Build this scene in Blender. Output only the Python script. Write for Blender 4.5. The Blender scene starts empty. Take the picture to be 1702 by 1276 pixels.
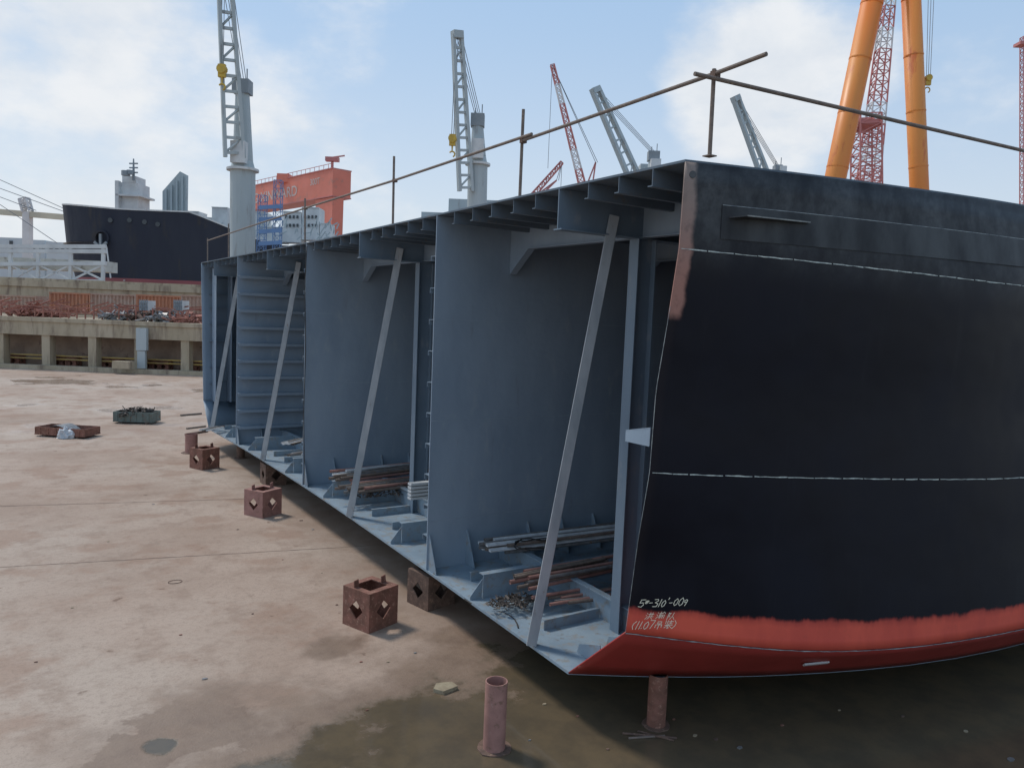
import bpy, bmesh, math, random
from mathutils import Vector, Matrix
random.seed(7)
S=bpy.context.scene
COL=S.collection
# ---------------------------------------------------------------- survey / camera
P=math.atan(110/1278); RO=math.atan(.04); AZ=math.radians(32.9); FP=1278.0
C=Vector((-6.86,-8.74,6.0))
h=Vector((math.sin(AZ),math.cos(AZ),0)); r=Vector((math.cos(AZ),-math.sin(AZ),0)); Z=Vector((0,0,1))
f0=h*math.cos(P)-Z*math.sin(P); up0=h*math.sin(P)+Z*math.cos(P)
R=r*math.cos(RO)+up0*math.sin(RO); U=-r*math.sin(RO)+up0*math.cos(RO)
def ray(px,py): return f0+R*((px-851)/FP)-U*((py-638)/FP)
def on_x(px,py,x=0):
    d=ray(px,py); return C+d*((x-C.x)/d.x)
def on_y(px,py,y=0):
    d=ray(px,py); return C+d*((y-C.y)/d.y)
def on_z(px,py,z=0):
    d=ray(px,py); return C+d*((z-C.z)/d.z)
def at(px,py,D):
    d=ray(px,py); return C+d*(D/d.dot(h))
cam=bpy.data.objects.new("camera",bpy.data.cameras.new("camera")); COL.objects.link(cam)
M=Matrix((( R.x,U.x,-f0.x,C.x),(R.y,U.y,-f0.y,C.y),(R.z,U.z,-f0.z,C.z),(0,0,0,1)))
cam.matrix_world=M
cam.data.sensor_width=36; cam.data.lens=FP/1702*36; cam.data.clip_end=3000; cam.data.clip_start=.1
S.camera=cam
S.view_settings.view_transform='Standard'; S.view_settings.look='None'; S.view_settings.exposure=0
# ---------------------------------------------------------------- materials
def nt_new(name):
    m=bpy.data.materials.new(name); m.use_nodes=True
    nt=m.node_tree; b=nt.nodes["Principled BSDF"]
    return m,nt,b
def nd(nt,t,**k):
    n=nt.nodes.new(t)
    for a,v in k.items(): setattr(n,a,v)
    return n
def noise(nt,vec,scale,detail=5,rough=.6):
    n=nd(nt,'ShaderNodeTexNoise'); n.inputs['Scale'].default_value=scale; n.inputs['Detail'].default_value=detail; n.inputs['Roughness'].default_value=rough
    nt.links.new(vec,n.inputs['Vector']); return n.outputs['Fac']
def mrange(nt,v,a,b,c=0.,d=1.):
    n=nd(nt,'ShaderNodeMapRange'); n.interpolation_type='SMOOTHSTEP'
    nt.links.new(v,n.inputs[0])
    for i,x in enumerate((a,b,c,d)): n.inputs[i+1].default_value=x
    return n.outputs[0]
def mixc(nt,fac,a,b):
    n=nd(nt,'ShaderNodeMix',data_type='RGBA')
    if isinstance(fac,(int,float)): n.inputs[0].default_value=fac
    else: nt.links.new(fac,n.inputs[0])
    for i,c in ((6,a),(7,b)):
        if isinstance(c,(tuple,list)): n.inputs[i].default_value=(c[0],c[1],c[2],1)
        else: nt.links.new(c,n.inputs[i])
    return n.outputs[2]
def mth(nt,op,a,b=None,clamp=False):
    n=nd(nt,'ShaderNodeMath',operation=op); n.use_clamp=clamp
    for i,x in enumerate((a,b)):
        if x is None: continue
        if isinstance(x,(int,float)): n.inputs[i].default_value=x
        else: nt.links.new(x,n.inputs[i])
    return n.outputs[0]
def posn(nt,scale=(1,1,1)):
    g=nd(nt,'ShaderNodeNewGeometry')
    if scale==(1,1,1): return g.outputs['Position']
    m=nd(nt,'ShaderNodeMapping'); m.inputs['Scale'].default_value=scale
    nt.links.new(g.outputs['Position'],m.inputs['Vector']); return m.outputs[0]
def bump(nt,b,hgt,st,dist=.02):
    n=nd(nt,'ShaderNodeBump'); n.inputs['Strength'].default_value=st; n.inputs['Distance'].default_value=dist
    nt.links.new(hgt,n.inputs['Height']); nt.links.new(n.outputs[0],b.inputs['Normal'])
def pm(name,c1,c2=None,scale=2.,rough=.6,metal=0.,c3=None,s3=6.,t3=(.55,.68),bs=0,bscale=40,stretch=(1,1,1),spec=.5,bd=.02,c4=None,s4=2,t4=(.62,.75),st4=(1,1,1)):
    m,nt,b=nt_new(name)
    if c2 is None: c2=tuple(x*.75 for x in c1)
    v=posn(nt,stretch)
    col=mixc(nt,mrange(nt,noise(nt,v,scale),.3,.7),c1,c2)
    if c3: col=mixc(nt,mrange(nt,noise(nt,v,s3,7,.65),t3[0],t3[1]),col,c3)
    if c4: col=mixc(nt,mth(nt,'MULTIPLY',mrange(nt,noise(nt,posn(nt,st4),s4,8,.7),t4[0],t4[1]),.7),col,c4)
    nt.links.new(col,b.inputs['Base Color'])
    rr=mrange(nt,noise(nt,v,scale*3),.3,.7,rough*.85,min(1,rough*1.15)); nt.links.new(rr,b.inputs['Roughness'])
    b.inputs['Metallic'].default_value=metal; b.inputs['Specular IOR Level'].default_value=spec
    if bs: bump(nt,b,noise(nt,posn(nt),bscale,4),bs,bd)
    return m
STEEL=pm("grey_blue_primer_paint",(.29,.365,.44),(.235,.305,.38),.8,.55,c3=(.32,.38,.43),s3=3.5,t3=(.55,.8),stretch=(1,1,.4),spec=.35,bs=.4,bscale=1.1,bd=.05,c4=(.20,.22,.24),s4=2.4,t4=(.6,.78),st4=(1.6,1.6,.25))
STEEL_M=pm("darkened_grey_blue_primer_paint",(.19,.25,.31),(.15,.205,.26),1.2,.55,c3=(.22,.26,.30),s3=4,stretch=(1,1,.4),spec=.3)  # bulkhead primer darkened in colour to offset sunlight on the pillars
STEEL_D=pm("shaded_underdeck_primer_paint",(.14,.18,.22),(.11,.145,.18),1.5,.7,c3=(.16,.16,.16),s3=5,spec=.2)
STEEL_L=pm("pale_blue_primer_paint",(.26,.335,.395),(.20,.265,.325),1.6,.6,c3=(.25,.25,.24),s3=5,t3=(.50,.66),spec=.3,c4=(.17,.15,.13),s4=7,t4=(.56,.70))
STEEL_S=pm("bleached_blue_weld_seam",(.33,.41,.48),(.25,.32,.39),3,.6)
BRACE=pm("weathered_galvanised_steel",(.44,.47,.49),(.29,.33,.36),3,.5,.1,c3=(.24,.19,.15),s3=9,t3=(.60,.76),stretch=(1,1,.35))
RUST=pm("rusty_red_steel",(.28,.125,.09),(.17,.08,.055),5,.85,c3=(.38,.22,.16),s3=14,bs=.3,c4=(.12,.09,.075),s4=4)
RUST2=pm("rusty_brown_steel",(.18,.11,.08),(.10,.065,.05),7,.85,c3=(.27,.17,.12),s3=12,bs=.3)
PINK=pm("primer_pink_pipe_paint",(.40,.21,.175),(.29,.15,.125),4,.8,c3=(.21,.12,.085),s3=9,c4=(.50,.36,.31),s4=5)
TUBE=pm("rusty_scaffold_tube",(.22,.17,.14),(.15,.12,.10),8,.75,c3=(.30,.22,.16),s3=20)
PIPEG=pm("dull_steel_pipe",(.28,.28,.28),(.17,.165,.16),7,.5,.3,c3=(.24,.15,.1),s3=10)
PIPEW=pm("galvanised_bright_pipe",(.70,.72,.73),(.52,.54,.56),6,.45,.1)
SCRAP=pm("dark_scrap_metal",(.06,.055,.05),(.12,.095,.08),12,.7,.2)
HOSE=pm("black_rubber_hose",(.02,.02,.022),(.04,.035,.03),5,.6)
WHITE=pm("off_white_paint",(.66,.67,.66),(.52,.53,.53),.5,.6,c3=(.45,.39,.32),s3=1.5,t3=(.6,.8))
CHALK=pm("white_chalk_mark",(.66,.70,.64),(.34,.38,.37),18,.9)
CHALKD=pm("worn_chalk_mark",(.36,.40,.40),(.12,.14,.16),7,.9)
INK=pm("cream_paint_marker",(.92,.88,.72),(.8,.74,.55),20,.8)
CGREY=pm("ship_crane_grey_paint",(.43,.48,.49),(.37,.42,.43),.3,.6,c3=(.31,.33,.33),s3=1.1,stretch=(1,1,.2))
CDARK=pm("crane_dark_grey",(.27,.30,.32),(.21,.24,.26),.4,.6)
CABLE=pm("steel_cable",(.20,.21,.22),(.16,.17,.18),1,.6)
ORANGE=pm("orange_gantry_paint",(.78,.20,.035),(.74,.27,.05),.25,.5,c3=(.6,.15,.035),s3=1.,stretch=(1,1,.3))
REDC=pm("hazy_red_crane_paint",(.56,.21,.19),(.46,.17,.16),.3,.6)  # red lightened in the colour itself to stand for distance haze
REDG=pm("gantry_orange_red_paint",(.74,.22,.15),(.62,.18,.12),.1,.6,c3=(.5,.2,.15),s3=.3)
WHITC=pm("crane_white_band_paint",(.68,.66,.65),(.58,.56,.55),.3,.6)
YEL=pm("yellow_hook_paint",(.6,.4,.05),(.45,.3,.05),2,.5)
BLUE=pm("blue_scaffold_paint",(.14,.26,.48),(.12,.21,.38),.5,.6)
HULLB=pm("distant_black_hull_paint",(.028,.032,.046),(.038,.043,.058),.15,.7,c3=(.052,.048,.048),s3=.4,stretch=(1,1,.25),spec=.2)  # black lifted towards grey-blue so the far hull carries haze
HULLR=pm("distant_red_hull_paint",(.27,.07,.08),(.21,.06,.065),.2,.6)
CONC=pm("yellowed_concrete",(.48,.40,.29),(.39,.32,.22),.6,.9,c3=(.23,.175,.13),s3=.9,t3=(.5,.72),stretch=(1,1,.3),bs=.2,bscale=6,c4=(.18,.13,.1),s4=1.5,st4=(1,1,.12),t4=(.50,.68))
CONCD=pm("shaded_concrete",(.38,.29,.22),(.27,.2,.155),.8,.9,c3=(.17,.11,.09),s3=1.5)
CONT=pm("orange_brown_container_paint",(.48,.21,.12),(.38,.165,.10),.5,.7,c3=(.30,.17,.12),s3=2)
BINM=pm("green_grey_bin_paint",(.15,.185,.165),(.11,.135,.12),3,.7,c3=(.2,.12,.08),s3=6)
PLAST=pm("white_plastic_film",(.66,.67,.68),(.5,.52,.54),8,.4)
GLASS=pm("dark_window_glass",(.03,.04,.05),(.04,.05,.06),.5,.15)
STONE=pm("pale_slab_fragment",(.36,.30,.2),(.27,.21,.14),9,.9,bs=.3)
# shell material driven by a level attribute (0 deck edge .. 7 bottom)
m,nt,b=nt_new("ship_shell_black_and_red_paint"); SHELL=m
at_=nd(nt,'ShaderNodeAttribute'); at_.attribute_name='lev'; lev=at_.outputs['Fac']
pos=posn(nt); sp=nd(nt,'ShaderNodeSeparateXYZ'); nt.links.new(pos,sp.inputs[0])
n1=noise(nt,pos,.8,3); n2=noise(nt,pos,7,6,.7); n3=noise(nt,posn(nt,(1,1,.35)),1.9,6)
blk=mixc(nt,mrange(nt,n1,.3,.7),(.0050,.0052,.010),(.0085,.0092,.016))
blk=mixc(nt,mth(nt,'MULTIPLY',mrange(nt,noise(nt,posn(nt,(1,1,.12)),3.,7,.7),.55,.75),.5),blk,(.017,.018,.024))
top=mixc(nt,mrange(nt,n3,.32,.68),(.018,.020,.023),(.080,.087,.092))
col=mixc(nt,mth(nt,'MULTIPLY',mrange(nt,lev,.45,1.5,1,0),mrange(nt,n2,.3,.7,.45,1)),blk,top)
ll=mth(nt,'ADD',lev,mth(nt,'ADD',mth(nt,'MULTIPLY',mth(nt,'SUBTRACT',noise(nt,pos,1.3,4,.6),.5),.18),mth(nt,'MULTIPLY',mth(nt,'SUBTRACT',noise(nt,posn(nt,(1,1,.4)),11,4,.6),.5),.07)))
red=mixc(nt,mrange(nt,n3,.35,.7),(.76,.125,.08),(.64,.10,.07))
red=mixc(nt,mrange(nt,n2,.58,.78,0,.5),red,(.46,.09,.065))
red=mixc(nt,mth(nt,'MULTIPLY',mrange(nt,ll,5.70,5.80,1,0),.55),red,(.30,.045,.04))
redd=mixc(nt,mrange(nt,n1,.3,.7),(.36,.045,.038),(.28,.038,.03))
red2=mixc(nt,mrange(nt,lev,5.99,6.0),red,redd)
col=mixc(nt,mrange(nt,ll,5.68,5.735),col,red2)
xe=mth(nt,'ADD',sp.outputs[0],mth(nt,'MULTIPLY',mth(nt,'SUBTRACT',noise(nt,pos,4,4),.5),.12))
m1=mrange(nt,xe,.11,.19,1,0); m2=mrange(nt,ll,1.95,2.1,1,0)
prim=mixc(nt,mrange(nt,lev,0,1.6),(.27,.22,.195),(.36,.19,.155))
col=mixc(nt,mth(nt,'MULTIPLY',mth(nt,'MULTIPLY',m1,m2),mrange(nt,n2,.25,.5,.7,1)),col,prim)
nt.links.new(col,b.inputs['Base Color'])
nt.links.new(mrange(nt,n1,.3,.7,.36,.5),b.inputs['Roughness']); b.inputs['Specular IOR Level'].default_value=.22
bump(nt,b,noise(nt,pos,.9,2),.4,.05)
# ground
m,nt,b=nt_new("stained_yard_concrete"); GROUND=m
pos=posn(nt); sp=nd(nt,'ShaderNodeSeparateXYZ'); nt.links.new(pos,sp.inputs[0])
a1=noise(nt,pos,.22,6,.6); a2=noise(nt,pos,1.3,8,.7); a3=noise(nt,pos,9,6,.7); a4=noise(nt,pos,.09,4); a5=noise(nt,pos,38,5,.7)
col=mixc(nt,mrange(nt,a1,.35,.65),(.45,.335,.26),(.36,.255,.19))
col=mixc(nt,mrange(nt,a4,.42,.6),col,(.47,.37,.295))
col=mixc(nt,mth(nt,'MULTIPLY',mrange(nt,a2,.46,.70),.55),col,(.26,.17,.12))
col=mixc(nt,mth(nt,'MULTIPLY',mrange(nt,noise(nt,pos,.6,6,.6),.50,.64),.5),col,(.30,.175,.115))
col=mixc(nt,mth(nt,'MULTIPLY',mrange(nt,a3,.45,.75),.4),col,(.20,.15,.115))
col=mixc(nt,mth(nt,'MULTIPLY',mrange(nt,a5,.5,.7),.35),col,(.14,.105,.08))
col=mixc(nt,mth(nt,'MULTIPLY',mrange(nt,noise(nt,pos,2.4,4,.5),.68,.74),.6),col,(.14,.085,.055))
spn=mth(nt,'MULTIPLY',mth(nt,'SUBTRACT',noise(nt,pos,1.1,6,.6),.5),2.2)
def spot(px,py,rx,soft,namp=1.):
    c=on_z(px,py,0); n=nd(nt,'ShaderNodeVectorMath',operation='DISTANCE'); nt.links.new(pos,n.inputs[0]); n.inputs[1].default_value=(c.x,c.y,0)
    return mrange(nt,mth(nt,'ADD',n.outputs['Value'],mth(nt,'MULTIPLY',spn,namp)),rx-soft,rx+soft,1,0)
w=mth(nt,'ADD',mth(nt,'SUBTRACT',2.2,sp.outputs[1]),mth(nt,'MULTIPLY',mth(nt,'ADD',sp.outputs[0],5.),.30))
wn=mth(nt,'MULTIPLY',mth(nt,'SUBTRACT',noise(nt,pos,.5,6,.6),.5),9.)
near=mrange(nt,sp.outputs[0],-8.5,-5.); nearr=mth(nt,'MULTIPLY',near,mrange(nt,sp.outputs[1],8,5))
damp=mth(nt,'MULTIPLY',mrange(nt,mth(nt,'ADD',w,wn),-1.3,.9),nearr)
pud=mth(nt,'MULTIPLY',mrange(nt,mth(nt,'ADD',w,wn),1.0,2.2),nearr)
for (x_,y_,rr_,s_) in ((330,1205,.85,.10),(450,1250,.6,.08),(235,1245,.6,.08),(560,1075,.5,.25),(880,1075,.8,.3),(640,1215,.9,.12)):
    damp=mth(nt,'MAXIMUM',damp,spot(x_,y_,rr_,s_,.9))
pud=mth(nt,'MAXIMUM',pud,spot(262,1240,.2,.04,.3))
pud=mth(nt,'MAXIMUM',pud,spot(700,1230,.6,.2,.8))
under=mth(nt,'MULTIPLY',mrange(nt,sp.outputs[0],-1.2,.4),mrange(nt,sp.outputs[1],27,25))
damp=mth(nt,'MAXIMUM',damp,mth(nt,'MULTIPLY',under,mrange(nt,a2,.3,.6,.3,.75)))
col=mixc(nt,mth(nt,'MULTIPLY',damp,.85),col,mixc(nt,mrange(nt,a2,.35,.65),(.165,.105,.07),(.23,.155,.105)))
col=mixc(nt,mth(nt,'MULTIPLY',pud,.85),col,mixc(nt,mrange(nt,a2,.35,.65),(.125,.095,.055),(.075,.062,.04)))
nt.links.new(col,b.inputs['Base Color'])
dx=mrange(nt,noise(nt,pos,.12,5),.54,.6)
far=mth(nt,'MULTIPLY',dx,mrange(nt,sp.outputs[1],26,36))
ro=mth(nt,'SUBTRACT',.9,mth(nt,'MAXIMUM',mth(nt,'MULTIPLY',pud,.80),mth(nt,'MAXIMUM',mth(nt,'MULTIPLY',damp,.36),mth(nt,'MULTIPLY',far,.72))))
nt.links.new(ro,b.inputs['Roughness']); b.inputs['Specular IOR Level'].default_value=.5
bh=mth(nt,'MULTIPLY',mth(nt,'ADD',a3,mth(nt,'MULTIPLY',a5,.5)),mth(nt,'SUBTRACT',1.,pud)); bump(nt,b,bh,.45,.02)
# ---------------------------------------------------------------- mesh builder
class MB:
    def __init__(s): s.v=[];s.f=[];s.m=[];s.att=None
    def poly(s,pts,mi=0):
        n=len(s.v); s.v+= [Vector(p) for p in pts]; s.f.append(tuple(range(n,n+len(pts)))); s.m.append(mi)
    def hexa(s,p,mi=0):
        n=len(s.v); s.v+=[Vector(q) for q in p]
        for f in ((0,3,2,1),(4,5,6,7),(0,1,5,4),(1,2,6,5),(2,3,7,6),(3,0,4,7)):
            s.f.append(tuple(n+i for i in f)); s.m.append(mi)
    def obox(s,c,a,b_,c_,mi=0):
        c=Vector(c)
        s.hexa([c-a-b_-c_,c+a-b_-c_,c+a+b_-c_,c-a+b_-c_,c-a-b_+c_,c+a-b_+c_,c+a+b_+c_,c-a+b_+c_],mi)
    def box(s,x0,x1,y0,y1,z0,z1,mi=0):
        s.hexa([(x0,y0,z0),(x1,y0,z0),(x1,y1,z0),(x0,y1,z0),(x0,y0,z1),(x1,y0,z1),(x1,y1,z1),(x0,y1,z1)],mi)
    def beam(s,p0,p1,w,d,mi=0,side=None):
        p0=Vector(p0);p1=Vector(p1);ax=(p1-p0)
        sd=Vector(side) if side is not None else (r if abs(ax.normalized().dot(r))<.9 else h)
        sd=(sd-ax.normalized()*sd.dot(ax.normalized())).normalized(); ot=ax.normalized().cross(sd)
        s.obox((p0+p1)/2,sd*w/2,ot*d/2,ax/2,mi)
    def tube(s,p0,p1,rad,n=8,mi=0,r2=None,cap=True):
        p0=Vector(p0);p1=Vector(p1);ax=(p1-p0).normalized()
        a=ax.orthogonal().normalized(); b_=ax.cross(a); k=len(s.v); r2=rad if r2 is None else r2
        for p,q in ((p0,rad),(p1,r2)):
            for i in range(n):
                t=2*math.pi*i/n; s.v.append(p+a*math.cos(t)*q+b_*math.sin(t)*q)
        for i in range(n):
            j=(i+1)%n; s.f.append((k+i,k+j,k+n+j,k+n+i)); s.m.append(mi)
        if cap:
            s.f.append(tuple(k+i for i in reversed(range(n)))); s.m.append(mi)
            s.f.append(tuple(k+n+i for i in range(n))); s.m.append(mi)
    def hollow(s,p0,p1,rad,th,n=16,mi=0):
        p0=Vector(p0);p1=Vector(p1);ax=(p1-p0).normalized(); a=ax.orthogonal().normalized(); b_=ax.cross(a); k=len(s.v)
        for p,q in ((p0,rad),(p1,rad),(p1,rad-th),(p0,rad-th)):
            for i in range(n):
                t=2*math.pi*i/n; s.v.append(p+a*math.cos(t)*q+b_*math.sin(t)*q)
        for L in range(4):
            for i in range(n):
                j=(i+1)%n; M2=(L+1)%4
                s.f.append((k+L*n+i,k+L*n+j,k+M2*n+j,k+M2*n+i)); s.m.append(mi)
    def prism(s,pts,off,mi=0):
        pts=[Vector(p) for p in pts]; off=Vector(off); n=len(pts)
        s.poly(list(reversed(pts)),mi); s.poly([p+off for p in pts],mi)
        for i in range(n):
            j=(i+1)%n; s.poly([pts[i],pts[j],pts[j]+off,pts[i]+off],mi)
    def lattice(s,p0,p1,w,n,rad,mis=(0,),w1=None,side=None,chord=None):
        p0=Vector(p0);p1=Vector(p1);ax=(p1-p0).normalized(); w1=w if w1 is None else w1
        sd=Vector(side) if side is not None else r
        sd=(sd-ax*sd.dot(ax)).normalized(); ot=ax.cross(sd); ch=chord or rad*1.6
        def c(i,t):
            ww=w+(w1-w)*t; q=p0+(p1-p0)*t
            return q+sd*ww/2*(1 if i in(0,3) else -1)+ot*ww/2*(1 if i in (0,1) else -1)
        for k in range(n):
            a,b_=k/n,(k+1)/n; mi=mis[k*len(mis)*2//n%len(mis)] if len(mis)>1 else mis[0]
            for i in range(4):
                j=(i+1)%4
                s.tube(c(i,a),c(i,b_),ch,5,mi,cap=False)
                s.tube(c(i,a),c(j,b_),rad,4,mi,cap=False)
                s.tube(c(i,b_),c(j,b_),rad,4,mi,cap=False)
    def obj(s,name,mats,parent=None,smooth=False,loc=None,label=None,cat=None,group=None,kind=None,merge=False):
        base=Vector(loc) if loc is not None else (Vector(parent['_o']) if parent is not None else Vector((0,0,0)))
        me=bpy.data.meshes.new(name); me.from_pydata([v-base for v in s.v],[],s.f)
        if not isinstance(mats,(list,tuple)): mats=[mats]
        for q in mats: me.materials.append(q)
        me.polygons.foreach_set('material_index',s.m)
        if s.att:
            a=me.attributes.new('lev','FLOAT','POINT'); a.data.foreach_set('value',s.att)
        bm=bmesh.new(); bm.from_mesh(me)
        if merge: bmesh.ops.remove_doubles(bm,verts=bm.verts,dist=1e-4)
        bmesh.ops.recalc_face_normals(bm,faces=bm.faces)
        for f in bm.faces: f.smooth=smooth
        bm.to_mesh(me); bm.free(); me.update()
        o=bpy.data.objects.new(name,me); COL.objects.link(o)
        if parent is not None: o.parent=parent; o['_o']=list(base)
        else:
            o.location=base; o['_o']=list(base)
        tag(o,label,cat,group,kind); return o
def tag(o,label=None,cat=None,group=None,kind=None):
    if label: o['label']=label
    if cat: o['category']=cat
    if group: o['group']=group
    if kind: o['kind']=kind
def thing(name,label,cat,loc,group=None):
    o=bpy.data.objects.new(name,None); COL.objects.link(o); o.location=loc; o['_o']=list(loc); o.empty_display_size=.3
    tag(o,label,cat,group); return o
# ---------------------------------------------------------------- ground
g=MB(); g.poly([(-700,-300,0),(900,-300,0),(900,1500,0),(-700,1500,0)])
g.obj("ground",GROUND,kind="structure")
def gstrip(pa,pb,w,name="ground_joint"):
    a=on_z(*pa);b_=on_z(*pb);d=(b_-a).normalized();n=d.cross(Z)*w/2; m_=MB(); N=60
    off=[n*random.uniform(-.5,.5) for i in range(N+1)]
    pts=[a+(b_-a)*i/N+off[i] for i in range(N+1)]; ws=[n*random.uniform(.35,1.2) for i in range(N+1)]
    for i in range(N):
        m_.poly([pts[i]-ws[i]+Z*.004,pts[i+1]-ws[i+1]+Z*.004,pts[i+1]+ws[i+1]+Z*.004,pts[i]+ws[i]+Z*.004])
    m_.obj(name,JOINT,kind="structure")
JOINT=pm("dirt_filled_joint",(.15,.105,.08),(.27,.19,.145),2.2,.95)
gstrip((-60,843),(640,822),.05); gstrip((-60,946),(640,905),.04); gstrip((-60,703),(330,690),.07)
# ---------------------------------------------------------------- ship block
blk_=thing("ship_hull_block","large blue-grey primed ship hull section on supports, open side showing frames","ship section",(2,12.7,.76))
YC=12.75
def zdeck(y): return 7.97-.13*min(1,max(0,(y+1.8)/14))
def zbot(y): return .76+.2*math.sin(math.pi*min(1,max(0,y/25.5)))
XS=[0,2.5,6,14]
LV={0:[(-1.81,7.97),(-2.42,7.97),(-2.98,7.97),(-3.2,7.97)],
    1:[(-1.79,6.93),(-2.5,6.86),(-3.2,6.76),(-3.45,6.7)],
    4:[(-1.49,4.08),(-2.3,3.97),(-3.15,3.86),(-3.5,3.8)],
    6:[(-1.2,1.84),(-2.42,1.55),(-3.2,1.42),(-3.5,1.4)],
    7:[(0,.76),(-1.4,.76),(-2.55,.76),(-3.1,.76)]}
def mid(la,lb,px,py):
    q=on_x(px,py); A=LV[la];B=LV[lb]; t=(q.z-A[0][1])/(B[0][1]-A[0][1]); dy=q.y-(A[0][0]+(B[0][0]-A[0][0])*t)
    return [(A[i][0]+(B[i][0]-A[i][0])*t+dy,A[i][1]+(B[i][1]-A[i][1])*t) for i in range(4)]
LV[2]=mid(1,4,1112,520); LV[3]=mid(1,4,1090,650); LV[5]=mid(4,6,1060,900)
def cr(vals,x):
    n=len(XS)
    i=0
    while i<n-2 and x>XS[i+1]: i+=1
    def tan(k):
        if k==0: return (vals[1]-vals[0])/(XS[1]-XS[0])*1.15
        if k==n-1: return (vals[-1]-vals[-2])/(XS[-1]-XS[-2])
        return ((vals[k+1]-vals[k])/(XS[k+1]-XS[k])+(vals[k]-vals[k-1])/(XS[k]-XS[k-1]))/2
    H=XS[i+1]-XS[i]; t=(x-XS[i])/H
    return (2*t**3-3*t*t+1)*vals[i]+(t**3-2*t*t+t)*H*tan(i)+(-2*t**3+3*t*t)*vals[i+1]+(t**3-t*t)*H*tan(i+1)
def SP(x,l):
    l0=int(min(6,math.floor(l))); t=l-l0
    def q(k): return Vector((x,cr([a[0] for a in LV[k]],x),cr([a[1] for a in LV[k]],x)))
    return q(l0).lerp(q(l0+1),t)
def shell_z(x,z):
    lo,hi=0.,6.99
    for _ in range(24):
        md=(lo+hi)/2
        if SP(x,md).z>z: lo=md
        else: hi=md
    return SP(x,lo),lo
def outward(x,l):
    a=SP(x+.05,l)-SP(max(0,x-.05),l); b_=SP(x,min(7,l+.1))-SP(x,max(0,l-.1)); n=a.cross(b_).normalized()
    return n if n.y<0 else -n
xs=[0,.15,.3,.6,1,1.5,2,2.5,3,3.6,4.2,5,6,7,8,9.5,11,12.5,14]
ls=[0,.25,.5,.75,1,1.5,2,2.5,3,3.5,4,4.5,5,5.35,5.6,5.7,5.8,5.9,6]
def grid(lss,name,mirror=False,mats=SHELL):
    m_=MB(); m_.att=[]
    nx=len(xs)
    for l in lss:
        for x in xs:
            p=SP(x,l); m_.att.append(float(l))
            if mirror: p=Vector((p.x,2*YC-p.y,p.z-(.13 if l<1 else 0)))
            m_.v.append(p)
    for i in range(len(lss)-1):
        for j in range(nx-1):
            m_.f.append((i*nx+j,i*nx+j+1,(i+1)*nx+j+1,(i+1)*nx+j)); m_.m.append(0)
    o=m_.obj(name,mats,blk_,smooth=True)
    sm=o.modifiers.new("th",'SOLIDIFY'); sm.thickness=.025; sm.offset=0
    return o
o=grid(ls,"side_shell"); o['label']="black painted side shell with red lower band"
o=grid([6,6.25,6.5,6.75,7],"bilge_plate"); o['label']="dark red bilge plate curving under hull"
grid(ls,"side_shell",True,mats=STEEL)
grid([6,6.5,7],"bilge_plate",True,mats=STEEL)
m_=MB(); ys=[0,1.5,3,4.8,7,9,11,12.75,15,17,19,21,23,25.5]
for x in xs:
    m_.v.append(SP(x,7))
    for y in ys[1:-1]: m_.v.append(Vector((x,y,zbot(y))))
    q=SP(x,7); m_.v.append(Vector((x,2*YC-q.y,q.z)))
n=len(ys)
for i in range(len(xs)-1):
    for j in range(n-1): m_.f.append((i*n+j,i*n+j+1,(i+1)*n+j+1,(i+1)*n+j)); m_.m.append(0)
o=m_.obj("bottom_plate",STEEL_L,blk_); sm=o.modifiers.new("th",'SOLIDIFY'); sm.thickness=.045; sm.offset=0
m_=MB()
ysd=[-1.81,0,3,6,9,12.75,18,23,2*YC+1.81]
for x in xs:
    q=SP(x,0); m_.v.append(Vector((x,q.y,q.z+.012)))
    for y in ysd[1:-1]: m_.v.append(Vector((x,y,zdeck(y)+.012)))
    m_.v.append(Vector((x,2*YC-q.y,zdeck(26)+.012)))
n=len(ysd)
for i in range(len(xs)-1):
    for j in range(n-1): m_.f.append((i*n+j,i*n+j+1,(i+1)*n+j+1,(i+1)*n+j)); m_.m.append(0)
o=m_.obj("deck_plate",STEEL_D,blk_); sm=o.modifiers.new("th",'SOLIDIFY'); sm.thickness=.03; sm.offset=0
GIR=[.77,8.75,16.75,24.75]; BHD=[4.77,12.75,20.75]
y=-1.25
while y<27:
    if min(abs(y-q) for q in GIR+BHD)>.25:
        m_=MB(); zt=zdeck(y)-.004; x0=random.uniform(0.,.04)
        m_.box(x0,12,y,y+.014,zt-.22,zt); m_.box(x0,12,y+.0145,y+.09,zt-.22,zt-.204)
        m_.obj("deck_stiffener",STEEL_D,blk_)
    y+=.665
for y in GIR:
    m_=MB(); zt=zdeck(y)-.004
    m_.box(0,12,y,y+.02,zt-.58,zt); m_.box(.0,12,y-.09,y+.11,zt-.602,zt-.582)
    m_.obj("deck_girder",STEEL_M,blk_)
    m_=MB(); zb=zbot(y)+.025; zz=zt-.604
    m_.box(1.55,1.9,y-.01,y+.01,zb,zz); m_.box(1.528,1.548,y-.11,y+.11,zb,zz); m_.box(1.902,1.922,y-.11,y+.11,zb,zz)
    m_.obj("pillar",STEEL_M,blk_)
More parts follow.
